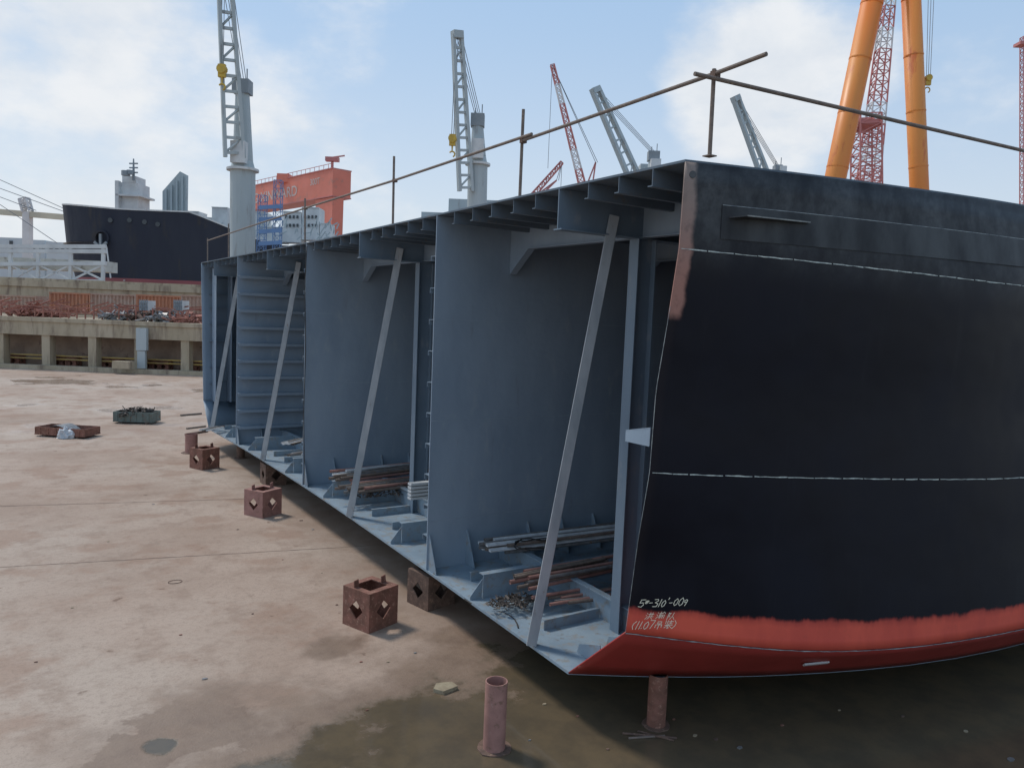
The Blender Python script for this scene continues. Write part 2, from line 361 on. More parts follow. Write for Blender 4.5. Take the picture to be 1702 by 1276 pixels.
for X in (1.7,5.1,8.5):
    m_=MB()
    segs=[(-1.9,4.75),(4.79,12.73),(12.77,20.73),(20.77,27.2)]
    for a,b_ in segs:
        zt=min(zdeck(a),zdeck(b_))-.006; lo=zt-.52
        pts=[(X,a,zt)]
        pts+= [(X,a,6.9),(X,a+.12,6.9),(X,a+.75,lo)] if a>-1 else [(X,a,5.9),(X,a+.35,5.9),(X,a+.9,lo)]
        pts+= [(X,b_-.75,lo),(X,b_-.12,6.9),(X,b_,6.9)] if b_<27 else [(X,b_-.9,lo),(X,b_-.35,5.9),(X,b_,5.9)]
        pts+=[(X,b_,zt)]
        m_.prism(pts,(.016,0,0))
        for i in range(2,len(pts)-3):
            p,q=Vector(pts[i]),Vector(pts[i+1])
            m_.hexa([p+Vector((-.07,0,-.018)),p+Vector((.09,0,-.018)),q+Vector((.09,0,-.018)),q+Vector((-.07,0,-.018)),
                     p+Vector((-.07,0,-.002)),p+Vector((.09,0,-.002)),q+Vector((.09,0,-.002)),q+Vector((-.07,0,-.002))])
    m_.obj("deck_transverse_beam",STEEL,blk_)
    m_=MB()
    for a,b_ in ((.1,4.75),(4.79,12.73),(12.77,20.73),(20.77,25.4)):
        N=4
        for k in range(N):
            ya=a+(b_-a)*k/N; yb=a+(b_-a)*(k+1)/N
            za,zb=zbot(ya)+.03,zbot(yb)+.03
            m_.hexa([(X,ya,za),(X+.02,ya,za),(X+.02,yb,zb),(X,yb,zb),(X,ya,za+.42),(X+.02,ya,za+.42),(X+.02,yb,zb+.42),(X,yb,zb+.42)])
            m_.hexa([(X-.06,ya,za+.422),(X+.08,ya,za+.422),(X+.08,yb,zb+.422),(X-.06,yb,zb+.422),(X-.06,ya,za+.44),(X+.08,ya,za+.44),(X+.08,yb,zb+.44),(X-.06,yb,zb+.44)])
    m_.obj("bottom_floor_plate",STEEL_L,blk_)
    for mir in (0,1):
        m_=MB(); zz=[1.9,2.6,3.4,4.2,5,5.9]
        for k in range(len(zz)-1):
            a=shell_z(X,zz[k])[0]; b2=shell_z(X,zz[k+1])[0]
            q=[(a.y+.03,a.z),(a.y+.42,a.z),(b2.y+.42,b2.z),(b2.y+.03,b2.z)]
            if mir: q=[(2*YC-u,w_) for u,w_ in q]
            m_.prism([(X,u,w_) for u,w_ in q],(.016,0,0))
            u0,w0=q[1];u1,w1=q[2]
            m_.hexa([(X-.08,u0,w0),(X+.09,u0,w0),(X+.09,u0+.016,w0),(X-.08,u0+.016,w0),(X-.08,u1,w1),(X+.09,u1,w1),(X+.09,u1+.016,w1),(X-.08,u1+.016,w1)])
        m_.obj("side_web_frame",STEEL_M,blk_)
for bi,y in enumerate(BHD):
    m_=MB(); m_.box(0,12,y-.012,y+.012,zbot(y)+.024,zdeck(y)-.006)
    m_.obj("bulkhead",STEEL,blk_)
    for z in (zbot(y)+1.0,3.9,5.9):
        m_=MB(); m_.box(.0,12,y-.0165,y-.0122,z,z+.012); m_.obj("weld_seam",STEEL_S,blk_)
    sd=-1 if bi==2 else 1
    z=1.55
    while z<7.5:
        s_=MB(); dp=.26; a,b_=sorted((y+sd*.0185,y+sd*dp)); s_.box(.03,11.9,a,b_,z,z+.014)
        a,b_=sorted((y+sd*(dp-.012),y+sd*dp)); s_.box(.03,11.9,a,b_,z-.09,z-.001)
        s_.obj("bulkhead_stiffener",STEEL if bi==2 else STEEL_M,blk_); z+=.62
    for X in (.03,.9,2.4,3.3,4.2,6.0):
        s_=MB(); zb=zbot(y)+.026
        if bi<2 or X<1: s_.prism([(X,y-.0125,zb),(X,y-.38,zb),(X,y-.34,zb+.12),(X,y-.05,zb+.72),(X,y-.0125,zb+.72)],(.014,0,0))
        if s_.v: s_.obj("foot_bracket",STEEL_L,blk_)
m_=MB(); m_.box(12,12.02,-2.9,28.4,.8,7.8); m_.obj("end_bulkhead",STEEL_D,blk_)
for y in (3.0,6.55,11.0,14.5,19.0,22.5):
    m_=MB(); zb=zbot(y)+.024
    m_.box(.28,1.67,y,y+.018,zb,zb+.42); m_.box(.28,1.6,y-.0,y+.16,zb+.4215,zb+.436); m_.box(1.74,11,y,y+.018,zb,zb+.42)
    m_.obj("bottom_girder",STEEL_L,blk_)
    m_=MB(); m_.prism([(.27,y+.009,zb),(.02,y+.009,zb),(.02,y+.009,zb+.06),(.27,y+.009,zb+.36)],(0,.012,0)); m_.obj("edge_bracket",STEEL_L,blk_)
y=1.35
while y<25.2:
    if min(abs(y-q) for q in [3,6.55,11,14.5,19,22.5]+BHD)>.45:
        m_=MB(); zb=zbot(y)+.024
        m_.box(.5,1.68,y,y+.012,zb,zb+.17); m_.box(.5,1.68,y+.0125,y+.07,zb+.158,zb+.17); m_.box(1.73,11,y,y+.012,zb,zb+.17)
        m_.obj("bottom_stiffener",STEEL_L,blk_)
    y+=1.24
for x in (.5,1.1):
    m_=MB(); m_.prism([(x,-.15,.80),(x,.45,.80),(x,.40,.95),(x,-.1,1.12)],(.014,0,0)); m_.obj("edge_bracket",STEEL_L,blk_)
for mir in (0,1):
    for z in (2.6,3.3,4.45,5.2,5.9,6.5,7.2):
        m_=MB(); big=(z==4.45); dp=.42 if big else .17; X0=.3
        sx=[X0,.6,1.2,2,3,4.5,6,8,10,12]
        for k in range(len(sx)-1):
            a=shell_z(sx[k],z)[0]; b2=shell_z(sx[k+1],z)[0]
            q=[(sx[k],a.y+.02),(sx[k],a.y+dp),(sx[k+1],b2.y+dp),(sx[k+1],b2.y+.02)]
            if mir: q=[(u,2*YC-w_) for u,w_ in q]
            m_.prism([(u,w_,z) for u,w_ in q],(0,0,.014))
        m_.obj("side_stringer" if big else "side_longitudinal",STEEL,blk_)
q0=on_x(1040,716,.05);q1=on_x(1081,712,.05);q2=on_x(1079,742,.05)
m_=MB(); m_.prism([q0,q1,q1+Vector((.5,0,0)),q0+Vector((.5,0,0))],(0,0,.014)); m_.prism([q0-Z*.002,q1-Z*.002,q2,q0-Z*.14],(.014,0,0))
m_.obj("stringer_bracket",STEEL,blk_)
for X in (.4,1.05,2.6):
    m_=MB(); m_.box(X,X+.014,26.2,27.0,1.8,7.8); m_.obj("side_frame",STEEL,blk_)
for i,(y,yb) in enumerate(zip(GIR,(.95,8.95,16.9,24.85))):
    m_=MB(); zt=zdeck(y)-.3
    p0=Vector((-.03,yb,zbot(yb)+.03)); p1=Vector((1.0,y-.1,zt)) 
    m_.beam(p0,p1,.16,.022,0,side=(1,-.35,0))
    ax=(p1-p0).normalized(); sd=Vector((1,-.35,0)); sd=(sd-ax*sd.dot(ax)).normalized(); ot=ax.cross(sd)
    e=sd*.08
    m_.beam(p0+e+ot*.05,p1+e+ot*.05,.02,.09,0,side=sd)
    m_.obj("diagonal_brace",BRACE,blk_)
def ribbon(l,x0,x1,w,gap,mat,name,off=.018,dash=.25):
    m_=MB(); x=x0
    while x<x1:
        L=random.uniform(.3,1.)*dash; xe=min(x1,x+L); 
        N=max(1,int(L/.08)); js=[random.uniform(.45,1.35)*w for _ in range(N+1)]; dz=[random.uniform(-.25,.25)*w for _ in range(N+1)]
        for k in range(N):
            a=x+(xe-x)*k/N; b2=x+(xe-x)*(k+1)/N; wa,wb=js[k],js[k+1]
            pa,pb=SP(a,l)+Z*dz[k],SP(b2,l)+Z*dz[k+1]; na,nb=outward(a,l)*off,outward(b2,l)*off
            m_.poly([pa+na-Z*wa/2,pb+nb-Z*wb/2,pb+nb+Z*wb/2,pa+na+Z*wa/2])
        x=xe+(random.uniform(.2,1)*gap if gap else 0)
    m_.obj(name,mat,blk_)['kind']='stuff'
ribbon(1,.02,13,.013,.03,CHALK,"chalk_line",dash=.7)
ribbon(4,.03,13,.014,.035,CHALK,"chalk_line",dash=.55)
ribbon(6,.0,13,.012,.0,CHALKD,"chine_weld_line",dash=1.2)
m_=MB()
for k in range(28):
    l=1.9+k*(6-1.9)/28; l2=1.9+(k+1)*(6-1.9)/28
    a,b2=SP(0,l),SP(0,l2)
    m_.poly([a+Vector((-.003,-.0135,0)),b2+Vector((-.003,-.0135,0)),b2+Vector((-.003,.0,0)),a+Vector((-.003,.0,0))])
m_.obj("cut_edge",CHALKD,blk_)
# raised belting panel
m_=MB()
xx=[.52+.5*k for k in range(26)]
for k in range(len(xx)-1):
    q=[]
    for x in (xx[k],xx[k+1]):
        for z in (7.50,7.08):
            p,l=shell_z(x,z-.006*x); q.append((p,outward(x,l)))
    A=[q[0][0],q[1][0],q[3][0],q[2][0]]; N_=[q[0][1],q[1][1],q[3][1],q[2][1]]
    m_.hexa([a for a in A]+[a+n_*.024 for a,n_ in zip(A,N_)],0)
BELT=pm("black_belting_paint",(.018,.020,.024),(.06,.066,.07),1.9,.42,stretch=(1,1,.4),spec=.25)
m_.obj("belting_panel",BELT,blk_,merge=True)
m_=MB()
for k in range(len(xx)-1):
    q=[]
    for x in (xx[k],xx[k+1]):
        p,l=shell_z(x,7.50-.006*x); q.append(p+outward(x,l)*.027)
    m_.poly([q[0],q[1],q[1]-Z*.009,q[0]-Z*.009])
m_.obj("belting_edge_line",CHALKD,blk_,merge=True)
p,l=shell_z(.62,7.34); p2,l2=shell_z(1.75,7.36); n_=outward(1,.7)
LUG=pm("black_lug_paint",(.03,.033,.038),(.05,.052,.056),4,.4); LUGE=pm("pale_lug_edge",(.3,.31,.29),(.16,.17,.17),9,.6)  # lug colour, and a paler strip for its outer edge
pts4=[p+n_*.026,p2+n_*.026,p2+n_*.07,p+n_*.27+Vector((.12,0,0))]
m_=MB(); m_.prism(pts4,(0,0,.016))
lug=m_.obj("deck_edge_lug",LUG,blk_)
m_=MB(); m_.hexa([pts4[3]+n_*.001,pts4[2]+n_*.001,pts4[2]+n_*.008,pts4[3]+n_*.008]+[q+Z*.016 for q in (pts4[3]+n_*.001,pts4[2]+n_*.001,pts4[2]+n_*.008,pts4[3]+n_*.008)]); m_.obj("pale_edge",LUGE,lug)
m_=MB(); p=SP(.1,.14); n_=outward(.1,.14); m_.tube(p+n_*.012,p+n_*.022,.045,16); m_.obj("corner_hole",GLASS,blk_)
m_=MB(); pz=SP(2.9,6.45); n_=outward(2.9,6.45)
m_.obox(pz+n_*.03,Vector((.2,-.06,0)),n_*.012,n_.cross(Vector((1,-.3,0))).normalized()*.03); m_.obj("anode",WHITE,blk_)
# hand writing as brush strokes
W3=[[(.0,.9),(.12,.8)],[(-.05,.6),(.08,.52)],[(0,.05),(.15,.35)]]
GL={'5':(.7,[[(.6,1),(.1,1),(.05,.55),(.4,.6),(.55,.3),(.35,0),(0,.08)]]),
'#':(.5,[[(.1,1.1),(.0,.6)],[(.3,1.1),(.2,.6)],[(-.05,.95),(.4,.98)],[(-.08,.75),(.35,.78)]]),
'-':(.55,[[(0,.5),(.4,.53)]]),'3':(.65,[[(0,.95),(.35,1),(.45,.8),(.15,.55),(.5,.4),(.4,.05),(0,.05)]]),
'1':(.35,[[(.2,1),(.1,0)]]),'0':(.62,[[(.3,1),(.05,.7),(.02,.25),(.2,0),(.42,.2),(.48,.7),(.3,1)]]),
"'":(.25,[[(.1,1.1),(.05,.85)]]),'9':(.62,[[(.45,.8),(.3,1),(.05,.85),(.1,.55),(.4,.6),(.45,.85),(.3,0)]]),
'(':(.4,[[(.3,1.05),(.05,.7),(.02,.35),(.2,-.05)]]),')':(.4,[[(.05,1.05),(.3,.7),(.28,.35),(.05,-.05)]]),
'.':(.2,[[(0,0),(.07,.05)]]),'7':(.6,[[(0,1),(.5,1),(.2,0)]]),
'A':(1.1,W3+[[(.25,.75),(.85,.78)],[(.42,1),(.42,.4)],[(.68,1),(.66,.4)],[(.2,.4),(.9,.42)],[(.42,.3),(.25,.05)],[(.62,.3),(.85,.05)]]),
'B':(1.15,W3+[[(.25,.8),(.55,.82)],[(.4,1),(.4,.05)],[(.28,.6),(.52,.6),(.52,.35),(.28,.35),(.28,.6)],[(.25,.2),(.55,.2)],[(.75,1),(.58,.75)],[(.75,1),(.95,.75)],[(.62,.6),(.7,.1)],[(.75,.6),(.72,.3)],[(.92,.6),(.9,.1)]]),
'C':(1.05,[[(.05,1),(.05,0)],[(.05,.95),(.3,.95),(.15,.65),(.3,.45),(.08,.4)],[(.65,1),(.6,.5),(.4,.05)],[(.62,.5),(.95,.05)]]),
'D':(1.0,[[(.25,1),(.25,.7),(.7,.7),(.7,1),(.25,1)],[(.1,.55),(.1,.15)],[(.1,.55),(.85,.55),(.85,.2)],[(.48,.7),(.48,-.05)]]),
'E':(1.05,[[(.1,1),(.1,.6)],[(.3,1),(.3,.5)],[(.4,.85),(.9,.87)],[(.65,1),(.65,.6)],[(.45,.6),(.85,.6)],[(.1,.4),(.9,.42)],[(.5,.5),(.1,.1)],[(.45,.3),(.4,0),(.6,.1)],[(.55,.35),(.95,0)]])}
def brush(txt,x0,z0,size,tilt,wd=.009):
    m_=MB(); cx=0
    for ch in txt:
        adv,st=GL[ch]; sc=random.uniform(.85,1.12); dzj=random.uniform(-.08,.08)
        for s_ in st:
            for (a,b_),(c_,d_) in zip(s_[:-1],s_[1:]):
                q=[]
                for u,v in ((a,b_),(c_,d_)):
                    X=x0+(cx+u*sc+v*.25)*size; zz=z0+(v*sc+dzj)*size+tilt*(X-x0); pt,l=shell_z(X,zz); q.append(pt+outward(X,l)*.018)
                d=(q[1]-q[0]); n_=outward(X,l); sd=d.cross(n_).normalized()*wd/2; e=d.normalized()*wd*.4
                m_.poly([q[0]-sd-e,q[1]-sd+e,q[1]+sd+e,q[0]+sd-e])
        cx+=adv*random.uniform(.95,1.08)
    m_.obj("handwritten_mark",INK,blk_)['kind']='stuff'
q=on_y(1060,1007,-1.30); brush("5#-310'-009",q.x,q.z,.100,.03)
q=on_y(1068,1026,-1.30); brush("ABC",q.x,q.z,.112,.0,.007)
q=on_y(1051,1045,-1.27); brush("(11.07DE)",q.x,q.z,.104,.03,.008)
# ---------------------------------------------------------------- guard rail
gr=thing("guard_rail","rusty scaffold tube guard rail clamped along deck edge","railing",(0,12,7.95))
XR=.06
pts=[on_x(a,b_,XR) for a,b_ in ((1274,90),(1187,123),(868,234),(655,300),(507,346),(345,400))]
posts=[((1187,115),(1179,266)),((870,182),(864,326)),((655,260),(653,372)),((507,330),(507,404)),((380,372),(380,428)),((345,396),(345,434))]
for (a,b_) in posts:
    q1=on_x(b_[0],b_[1],XR+.04); q0=on_x(a[0],a[1],XR+.04)
    q1.z=zdeck(q1.y)+.03
    m_=MB(); m_.hollow(q1,q0,.026,.004,10); m_.obj("post",TUBE,gr)
    m_=MB(); m_.box(q1.x-.06,q1.x+.06,q1.y-.06,q1.y+.06,q1.z-.001,q1.z+.012); m_.obj("base_plate",TUBE,gr)
def pathtube(pts,rad,name,par,mat):
    m_=MB()
    for a,b_ in zip(pts[:-1],pts[1:]): m_.tube(a,b_,rad,10)
    m_.obj(name,mat,par,smooth=False)
pathtube(pts[:3],.025,"rail_tube",gr,TUBE); 
pathtube([pts[2]+Vector((-.02,-.3,.05)),pts[3],pts[4],pts[5]],.025,"rail_tube",gr,TUBE)
a=on_x(1187,123,XR-.05); e=on_z(1702,245,a.z-.1)
a0=a-(e-a).normalized()*.28+Z*.0
pathtube([a0-Z*.05,e+(e-a)*.6-Z*.05],.025,"rail_tube",gr,TUBE)
for q in (pts[1],pts[2],pts[3],pts[4]):
    m_=MB(); m_.obox(q+Vector((.02,0,0)),Vector((.045,0,0)),Vector((0,.04,0)),Vector((0,0,.035))); m_.tube(q+Vector((0,-.035,.0)),q+Vector((0,-.08,.02)),.012,6); m_.obj("coupler",RUST2,gr)
# ---------------------------------------------------------------- pipes in the block
def pipe(p0,p1,rad,mat,label):
    m_=MB(); m_.hollow(p0,p1,rad,min(.006,rad*.3),10); c=(Vector(p0)+Vector(p1))/2
    m_.obj("steel_pipe",mat,loc=c,smooth=False,label=label,cat="pipe",group="pipes stacked inside the hull block")
def bar(p0,p1,w,d,mat,label):
    m_=MB(); m_.beam(p0,p1,w,d,0,side=(0,1,0)); m_.beam(Vector(p0)+Vector((0,w*.45,d*.8)),Vector(p1)+Vector((0,w*.45,d*.8)),w*.1,d*.9,0,side=(0,1,0)); c=(Vector(p0)+Vector(p1))/2
    m_.obj("steel_angle_bar",mat,loc=c,label=label,cat="metal bar",group="bars stacked inside the hull block")
def pile(pa,pb,n,dz,kinds,spread,rad=.03,jit=.03,per=5):
    a=on_z(pa[0],pa[1],dz);b_=on_z(pb[0],pb[1],dz); d=(b_-a).normalized(); sdn=d.cross(Z)
    for k in range(n):
        row=k%per; lay=k//per
        o_=sdn*((row-(per-1)/2)*spread/per+random.uniform(-jit,jit))+Z*(lay*rad*2.05+rad); s0=random.uniform(-.3,.3); 
        yaw=sdn*random.uniform(-.1,.1)
        q=kinds[k%len(kinds)]
        if q=='w': bar(a+o_+d*s0,b_+o_+d*s0+yaw,.09,.03,PIPEW,"bright galvanised angle bar lying on the frames")
        elif q=='g': pipe(a+o_+d*s0,b_+o_+d*s0+yaw,rad,PIPEG,"dull grey steel pipe lying on the frames")
        else: pipe(a+o_+d*s0,b_+o_+d*s0+yaw,rad,TUBE if q=='d' else PINK,"rusty brown steel pipe lying on the frames")
pile((815,916),(1035,888),15,1.34,['d','w','g','w','g','w','d','g'],.62,.034)
pile((870,972),(1022,942),15,1.22,['d','p','g','d','p','d'],.62,.032)
pile((915,1003),(1020,987),6,1.03,['d','p','g','p'],.4,.03)
pile((566,797),(704,781),12,1.42,['w','d','g','d','p','w'],.8,.038)
pile((580,817),(704,803),10,1.36,['d','p','d','g'],.8,.038)
pile((487,758),(540,750),5,1.4,['w','d','g'],.5,.035)
pile((480,738),(520,728),5,1.45,['w','d','w'],.5,.035)
pile((345,716),(372,710),4,1.,['w','g','d'],.5,.035)
q=on_y(698,815,7.6)
for k in range(5):
    m_=MB(); m_.obox(q+Z*(-.16+k*.085),Vector((.28,0,0)),Vector((0,.09,0)),Vector((0,0,.027)))
    m_.obj("wood_batten",WHITE,loc=q,label="short pale batten stacked by the pillar",cat="wood",group="short battens stacked by the pillar")
# welding hoses: a loop over the pipes and one hanging at a bulkhead edge
def hose(P_,rad,label):
    m_=MB(); 
    for i in range(len(P_)-1): m_.tube(P_[i],P_[i+1],rad,6,cap=(i in (0,len(P_)-2)))
    m_.obj("welding_hose",HOSE,loc=P_[0],label=label,cat="hose")
b0=on_z(885,905,1.56)
hose([b0+Vector((.42*math.cos(t*.5)*(1+.15*math.sin(t)),.3*math.sin(t*.5),.02+.03*math.sin(t*1.7))) for t in range(0,22)],.014,"black hose coiled over the stacked pipes")
b0=Vector((-.03,12.6,7.75))
hose([b0+Vector((-.02*math.sin(k*.7),.05*math.sin(k*.35),-k*.42)) for k in range(17)],.012,"thin black hose hanging down a bulkhead edge")
b0=Vector((.15,1.6,.83))
hose([b0+Vector((.16*math.sin(k*.55),k*.17,.0+.0*k)) for k in range(17)],.014,"black hose lying along the bottom plate edge")
def scrap(cx,rx,ry,hh,n,mat,name,label,cat,size=.08,seed=1):
    rnd=random.Random(seed); m_=MB()
    for i in range(n):
        t=rnd.uniform(0,6.28); q=math.sqrt(rnd.random()); x=cx.x+math.cos(t)*q*rx; y=cx.y+math.sin(t)*q*ry; z=cx.z+rnd.random()*hh*(1-q*.6)+.02
        d=Vector((rnd.gauss(0,1),rnd.gauss(0,1),rnd.gauss(0,.4))).normalized()*size*rnd.uniform(.4,1.6)
        if i%3: m_.tube(Vector((x,y,z)),Vector((x,y,z))+d,size*.12,5)
        else: m_.obox((x,y,z),d*.5,d.orthogonal().normalized()*size*.25,Vector((0,0,size*.06)))
    o=m_.obj(name,mat,loc=cx,label=label,cat=cat); o['kind']="stuff"; return o
q=on_z(852,1003,.95); scrap(q,.5,.26,.14,260,SCRAP,"scrap_offcuts","dark metal offcuts heaped on bottom plating","scrap metal",.075,3)
q=on_z(640,822,1.2); scrap(q,.9,.3,.14,160,SCRAP,"scrap_offcuts","dark metal offcuts lying in second bay","scrap metal",.09,4)
# ---------------------------------------------------------------- supports
def supbox(px,py,rot,size,label,mat=RUST,tab=True,world=None):
    c=world if world else on_z(px,py,0); t=thing("steel_support_box",label,"support box",c,"steel support boxes under the hull block")
    s_=size/2; ca,sa=math.cos(rot),math.sin(rot)
    def W(x,y,z): return c+Vector((x*ca-y*sa,x*sa+y*ca,z))
    for k in range(4):
        a=k*math.pi/2; m_=MB(); 
        def L(u,z,off=0): 
            x,y=s_-off,u; return W(x*math.cos(a)-y*math.sin(a),x*math.sin(a)+y*math.cos(a),z)
        for off in (0,.022):
            D_=[(0,s_-.5*s_),(.5*s_,s_),(0,s_+.5*s_),(-.5*s_,s_)]
            for f in (((-s_,0),(0,0),D_[0]),((-s_,0),D_[0],D_[3]),((-s_,0),D_[3],(-s_,s_)),((0,0),(s_,0),D_[0]),((s_,0),D_[1],D_[0]),((s_,0),(s_,s_),D_[1]),
                      ((s_,s_),(s_,size),D_[1]),((s_,size),D_[2],D_[1]),((s_,size),(0,size),D_[2]),((0,size),(-s_,size),D_[2]),((-s_,size),D_[3],D_[2]),((-s_,size),(-s_,s_),D_[3])):
                m_.poly([L(u,z,off) for u,z in f])
        for i in range(4):
            p,q=D_[i],D_[(i+1)%4]; m_.poly([L(*p),L(*q),L(*q,.022),L(*p,.022)])
        m_.obj("side_plate",mat,t,merge=True)
    m_=MB()
    for (x0,x1,y0,y1) in ((-s_,s_,-s_,-s_+.14),(-s_,s_,s_-.14,s_),(-s_,-s_+.14,-s_+.14,s_-.14),(s_-.14,s_,-s_+.14,s_-.14)):
        m_.hexa([W(x0,y0,size),W(x1,y0,size),W(x1,y1,size),W(x0,y1,size),W(x0,y0,size+.02),W(x1,y0,size+.02),W(x1,y1,size+.02),W(x0,y1,size+.02)])
    m_.obj("top_frame",mat,t)
    if tab:
        for (x,y) in ((s_-.1,-s_+.3),(-s_+.1,.1)):
            m_=MB()
            m_.hexa([W(x-.06,y,size+.02),W(x+.06,y,size+.02),W(x+.06,y+.02,size+.02),W(x-.06,y+.02,size+.02),W(x-.06,y,size+.15),W(x+.04,y,size+.17),W(x+.04,y+.02,size+.17),W(x-.06,y+.02,size+.15)])
            m_.obj("locating_tab",mat,t)
    return t
supbox(615,1035,.35,.74,"rusty steel support box with diamond openings on concrete")
supbox(437,854,.5,.74,"reddish steel support box with diamond openings on concrete",PINK)
supbox(340,777,.45,.74,"weathered red steel support box near the block's edge",RUST)
supbox(0,0,.2,.7,"dark rusty support box wedged under the block edge",RUST2,False,world=Vector((.35,5.2,0)))
supbox(0,0,.0,.7,"dark rusty support box wedged under the block edge",RUST2,False,world=Vector((.5,17.5,0)))
supbox(0,0,.1,.7,"dark rusty support box wedged under the block edge",RUST2,False,world=Vector((5.0,1.5,0)))
supbox(0,0,.1,.7,"dark rusty support box wedged under the block edge",RUST2,False,world=Vector((4.6,9,0)))
def pipestand(c,top,rad,mat,label,lean=(0,0)):
    t=thing("pipe_stand",label,"steel post",c,"steel pipe stands in the yard")
    m_=MB(); m_.hollow(c+Z*.018,Vector((c.x+lean[0],c.y+lean[1],top)),rad,.015,28); m_.obj("pipe_body",mat,t,smooth=False)
    m_=MB(); 
    pts=[c+Vector((math.cos(a)*rad*1.55*random.uniform(.9,1.08),math.sin(a)*rad*1.55*random.uniform(.9,1.08),.0)) for a in [2*math.pi*k/18 for k in range(18)]]
    m_.prism(pts,(0,0,.018)); m_.obj("base_plate",RUST2,t)
    return t
c=on_z(821,1243,0); pipestand(c,.98,.155,PINK,"short pinkish primed steel pipe standing on wet concrete")
c=on_z(1090,1204,0); pipestand(c,.80,.14,RUST,"rusty steel pipe prop under the hull bottom")
c=on_z(318,752,0); pipestand(c,.78,.24,PINK,"rusty pipe prop near the block's edge")
for y,x in ((22.5,.6),(3,4)): pipestand(Vector((x,y,0)),.78,.16,RUST2,"rusty steel pipe prop under the hull bottom")
# ---------------------------------------------------------------- bins
def tray(px,py,L,Wd,H,rot,mat,label,name):
    c=on_z(px,py,0); t=thing(name,label,"scrap bin",c); 
    ux=Vector((math.cos(rot),math.sin(rot),0)); uy=Vector((-math.sin(rot),math.cos(rot),0))
    m_=MB(); th=.03
    m_.obox(c+Z*.1,ux*L/2,uy*Wd/2,Z*.02)
    for s_,hh in ((-1,H),(1,H)):
        m_.obox(c+uy*s_*(Wd/2-th)+Z*(.08+hh/2),ux*(L/2-.05),uy*th/2,Z*hh/2)
        m_.obox(c+ux*s_*(L/2-th)+Z*(.08+hh/2),uy*(Wd/2-.001),ux*th/2,Z*(hh/2-.002))
        for q in range(6): m_.obox(c+uy*s_*(Wd/2-.01)+ux*((q-2.5)*L/6.4)+Z*(.08+hh/2),ux*.025,uy*.02,Z*(hh/2-.03))
    m_.obj("bin_body",mat,t)
    for s_ in (-1,1):
        m_=MB(); m_.obox(c+ux*s_*L*.32+Z*.04,ux*.06,uy*Wd*.45,Z*.04); m_.obj("skid",RUST2,t)
    return c,ux,uy
q=tray(228,702,1.95,1.0,.5,AZ*-1+.05,BINM,"small green-grey metal bin heaped with scrap","scrap_bin")
scrap(q[0]+Z*.35,.85,.42,.5,420,SCRAP,"scrap_heap","heap of dark metal scrap piled in the bin","scrap metal",.16,8)
c,ux,uy=tray(113,724,2.35,1.1,.34,AZ*-1-.1,RUST,"low rusty metal tray holding a bent steel sheet","steel_tray")
m_=MB()
for k in range(8):
    t0,t1=k/8,(k+1)/8
    def qq(t,s_): return c+ux*(-.9+1.3*t)+uy*(s_*.42)+Z*(.2+.38*math.sin(t*3.1)*.8)
    m_.poly([qq(t0,-1),qq(t1,-1),qq(t1,1),qq(t0,1)])
o=m_.obj("bent_sheet",PIPEG,loc=c,label="bent grey steel sheet lying in the rusty tray",cat="metal sheet",merge=True); sm=o.modifiers.new("t",'SOLIDIFY'); sm.thickness=.01
def crumple(c,rx,ry,hz,mat,name,label,cat,seed):
    rnd=random.Random(seed); bm=bmesh.new(); bmesh.ops.create_icosphere(bm,subdivisions=3,radius=1)
    for v in bm.verts:
        k=1+rnd.uniform(-.28,.22); v.co=Vector((v.co.x*rx*k,v.co.y*ry*k,max(-.05,v.co.z)*hz*k+.02))
    me=bpy.data.meshes.new(name); bm.to_mesh(me); bm.free(); me.materials.append(mat); o=bpy.data.objects.new(name,me); COL.objects.link(o); o.location=c; tag(o,label,cat); return o
crumple(c+ux*.35-uy*.55+Z*.02,.36,.26,.45,PLAST,"plastic_sheet","crumpled white plastic sheet draped over the tray","plastic sheet",3)
# ---------------------------------------------------------------- small things on the ground
def slab(px,py,a,b_,th,mat,name,label,cat,seed,grp=None):
    rnd=random.Random(seed); c=on_z(px,py,0); m_=MB(); n=rnd.randint(5,7); ph=rnd.random()*6
    pts=[c+Vector((math.cos(ph+2*math.pi*k/n)*a*rnd.uniform(.75,1.1),math.sin(ph+2*math.pi*k/n)*b_*rnd.uniform(.75,1.1),.001)) for k in range(n)]
    m_.prism(pts,(0,0,th)); return m_.obj(name,mat,loc=c,label=label,cat=cat,group=grp)
slab(738,1146,.24,.18,.06,STONE,"stone_slab","pale broken slab fragment lying on damp concrete","stone",4)
for i,(x,y,s_) in enumerate([(1155,1222,.05),(1190,1228,.06),(1230,1242,.07),(1120,1195,.04),(1605,1215,.06),(1500,1190,.05),(1680,1262,.09),(600,1100,.04),(645,1100,.035),(395,880,.05),(255,838,.05),(470,930,.03),(535,952,.03),(560,1005,.04),(340,1128,.07),(300,1055,.04),(120,1010,.04),(420,1020,.03),(690,1085,.04),(960,1190,.04),(905,1170,.05),(1010,1245,.04),(880,1230,.03),(1300,1205,.05),(1395,1180,.04),(500,865,.08),(520,880,.06),(610,1180,.03),(180,900,.04),(60,1100,.04)]):
    slab(x,y,s_*.8,s_*.5,.012,[STONE,RUST2,PIPEG,RUST][i%4],"debris_chip","small debris chip lying on the concrete","debris",20+i,grp="small debris chips on the yard")
def rod(pa,pb,rad,mat,z=.0):
    a=on_z(*pa,z+rad);b_=on_z(*pb,z+rad); m_=MB(); m_.tube(a,b_,rad,8); m_.obj("steel_rod",mat,loc=(a+b_)/2,label="rusty steel rod lying on the concrete",cat="metal rod",group="loose rods on the yard")
rod((1035,1218),(1125,1226),.018,RUST2); rod((1045,1226),(1105,1222),.016,TUBE); rod((1060,1214),(1120,1230),.014,RUST2)
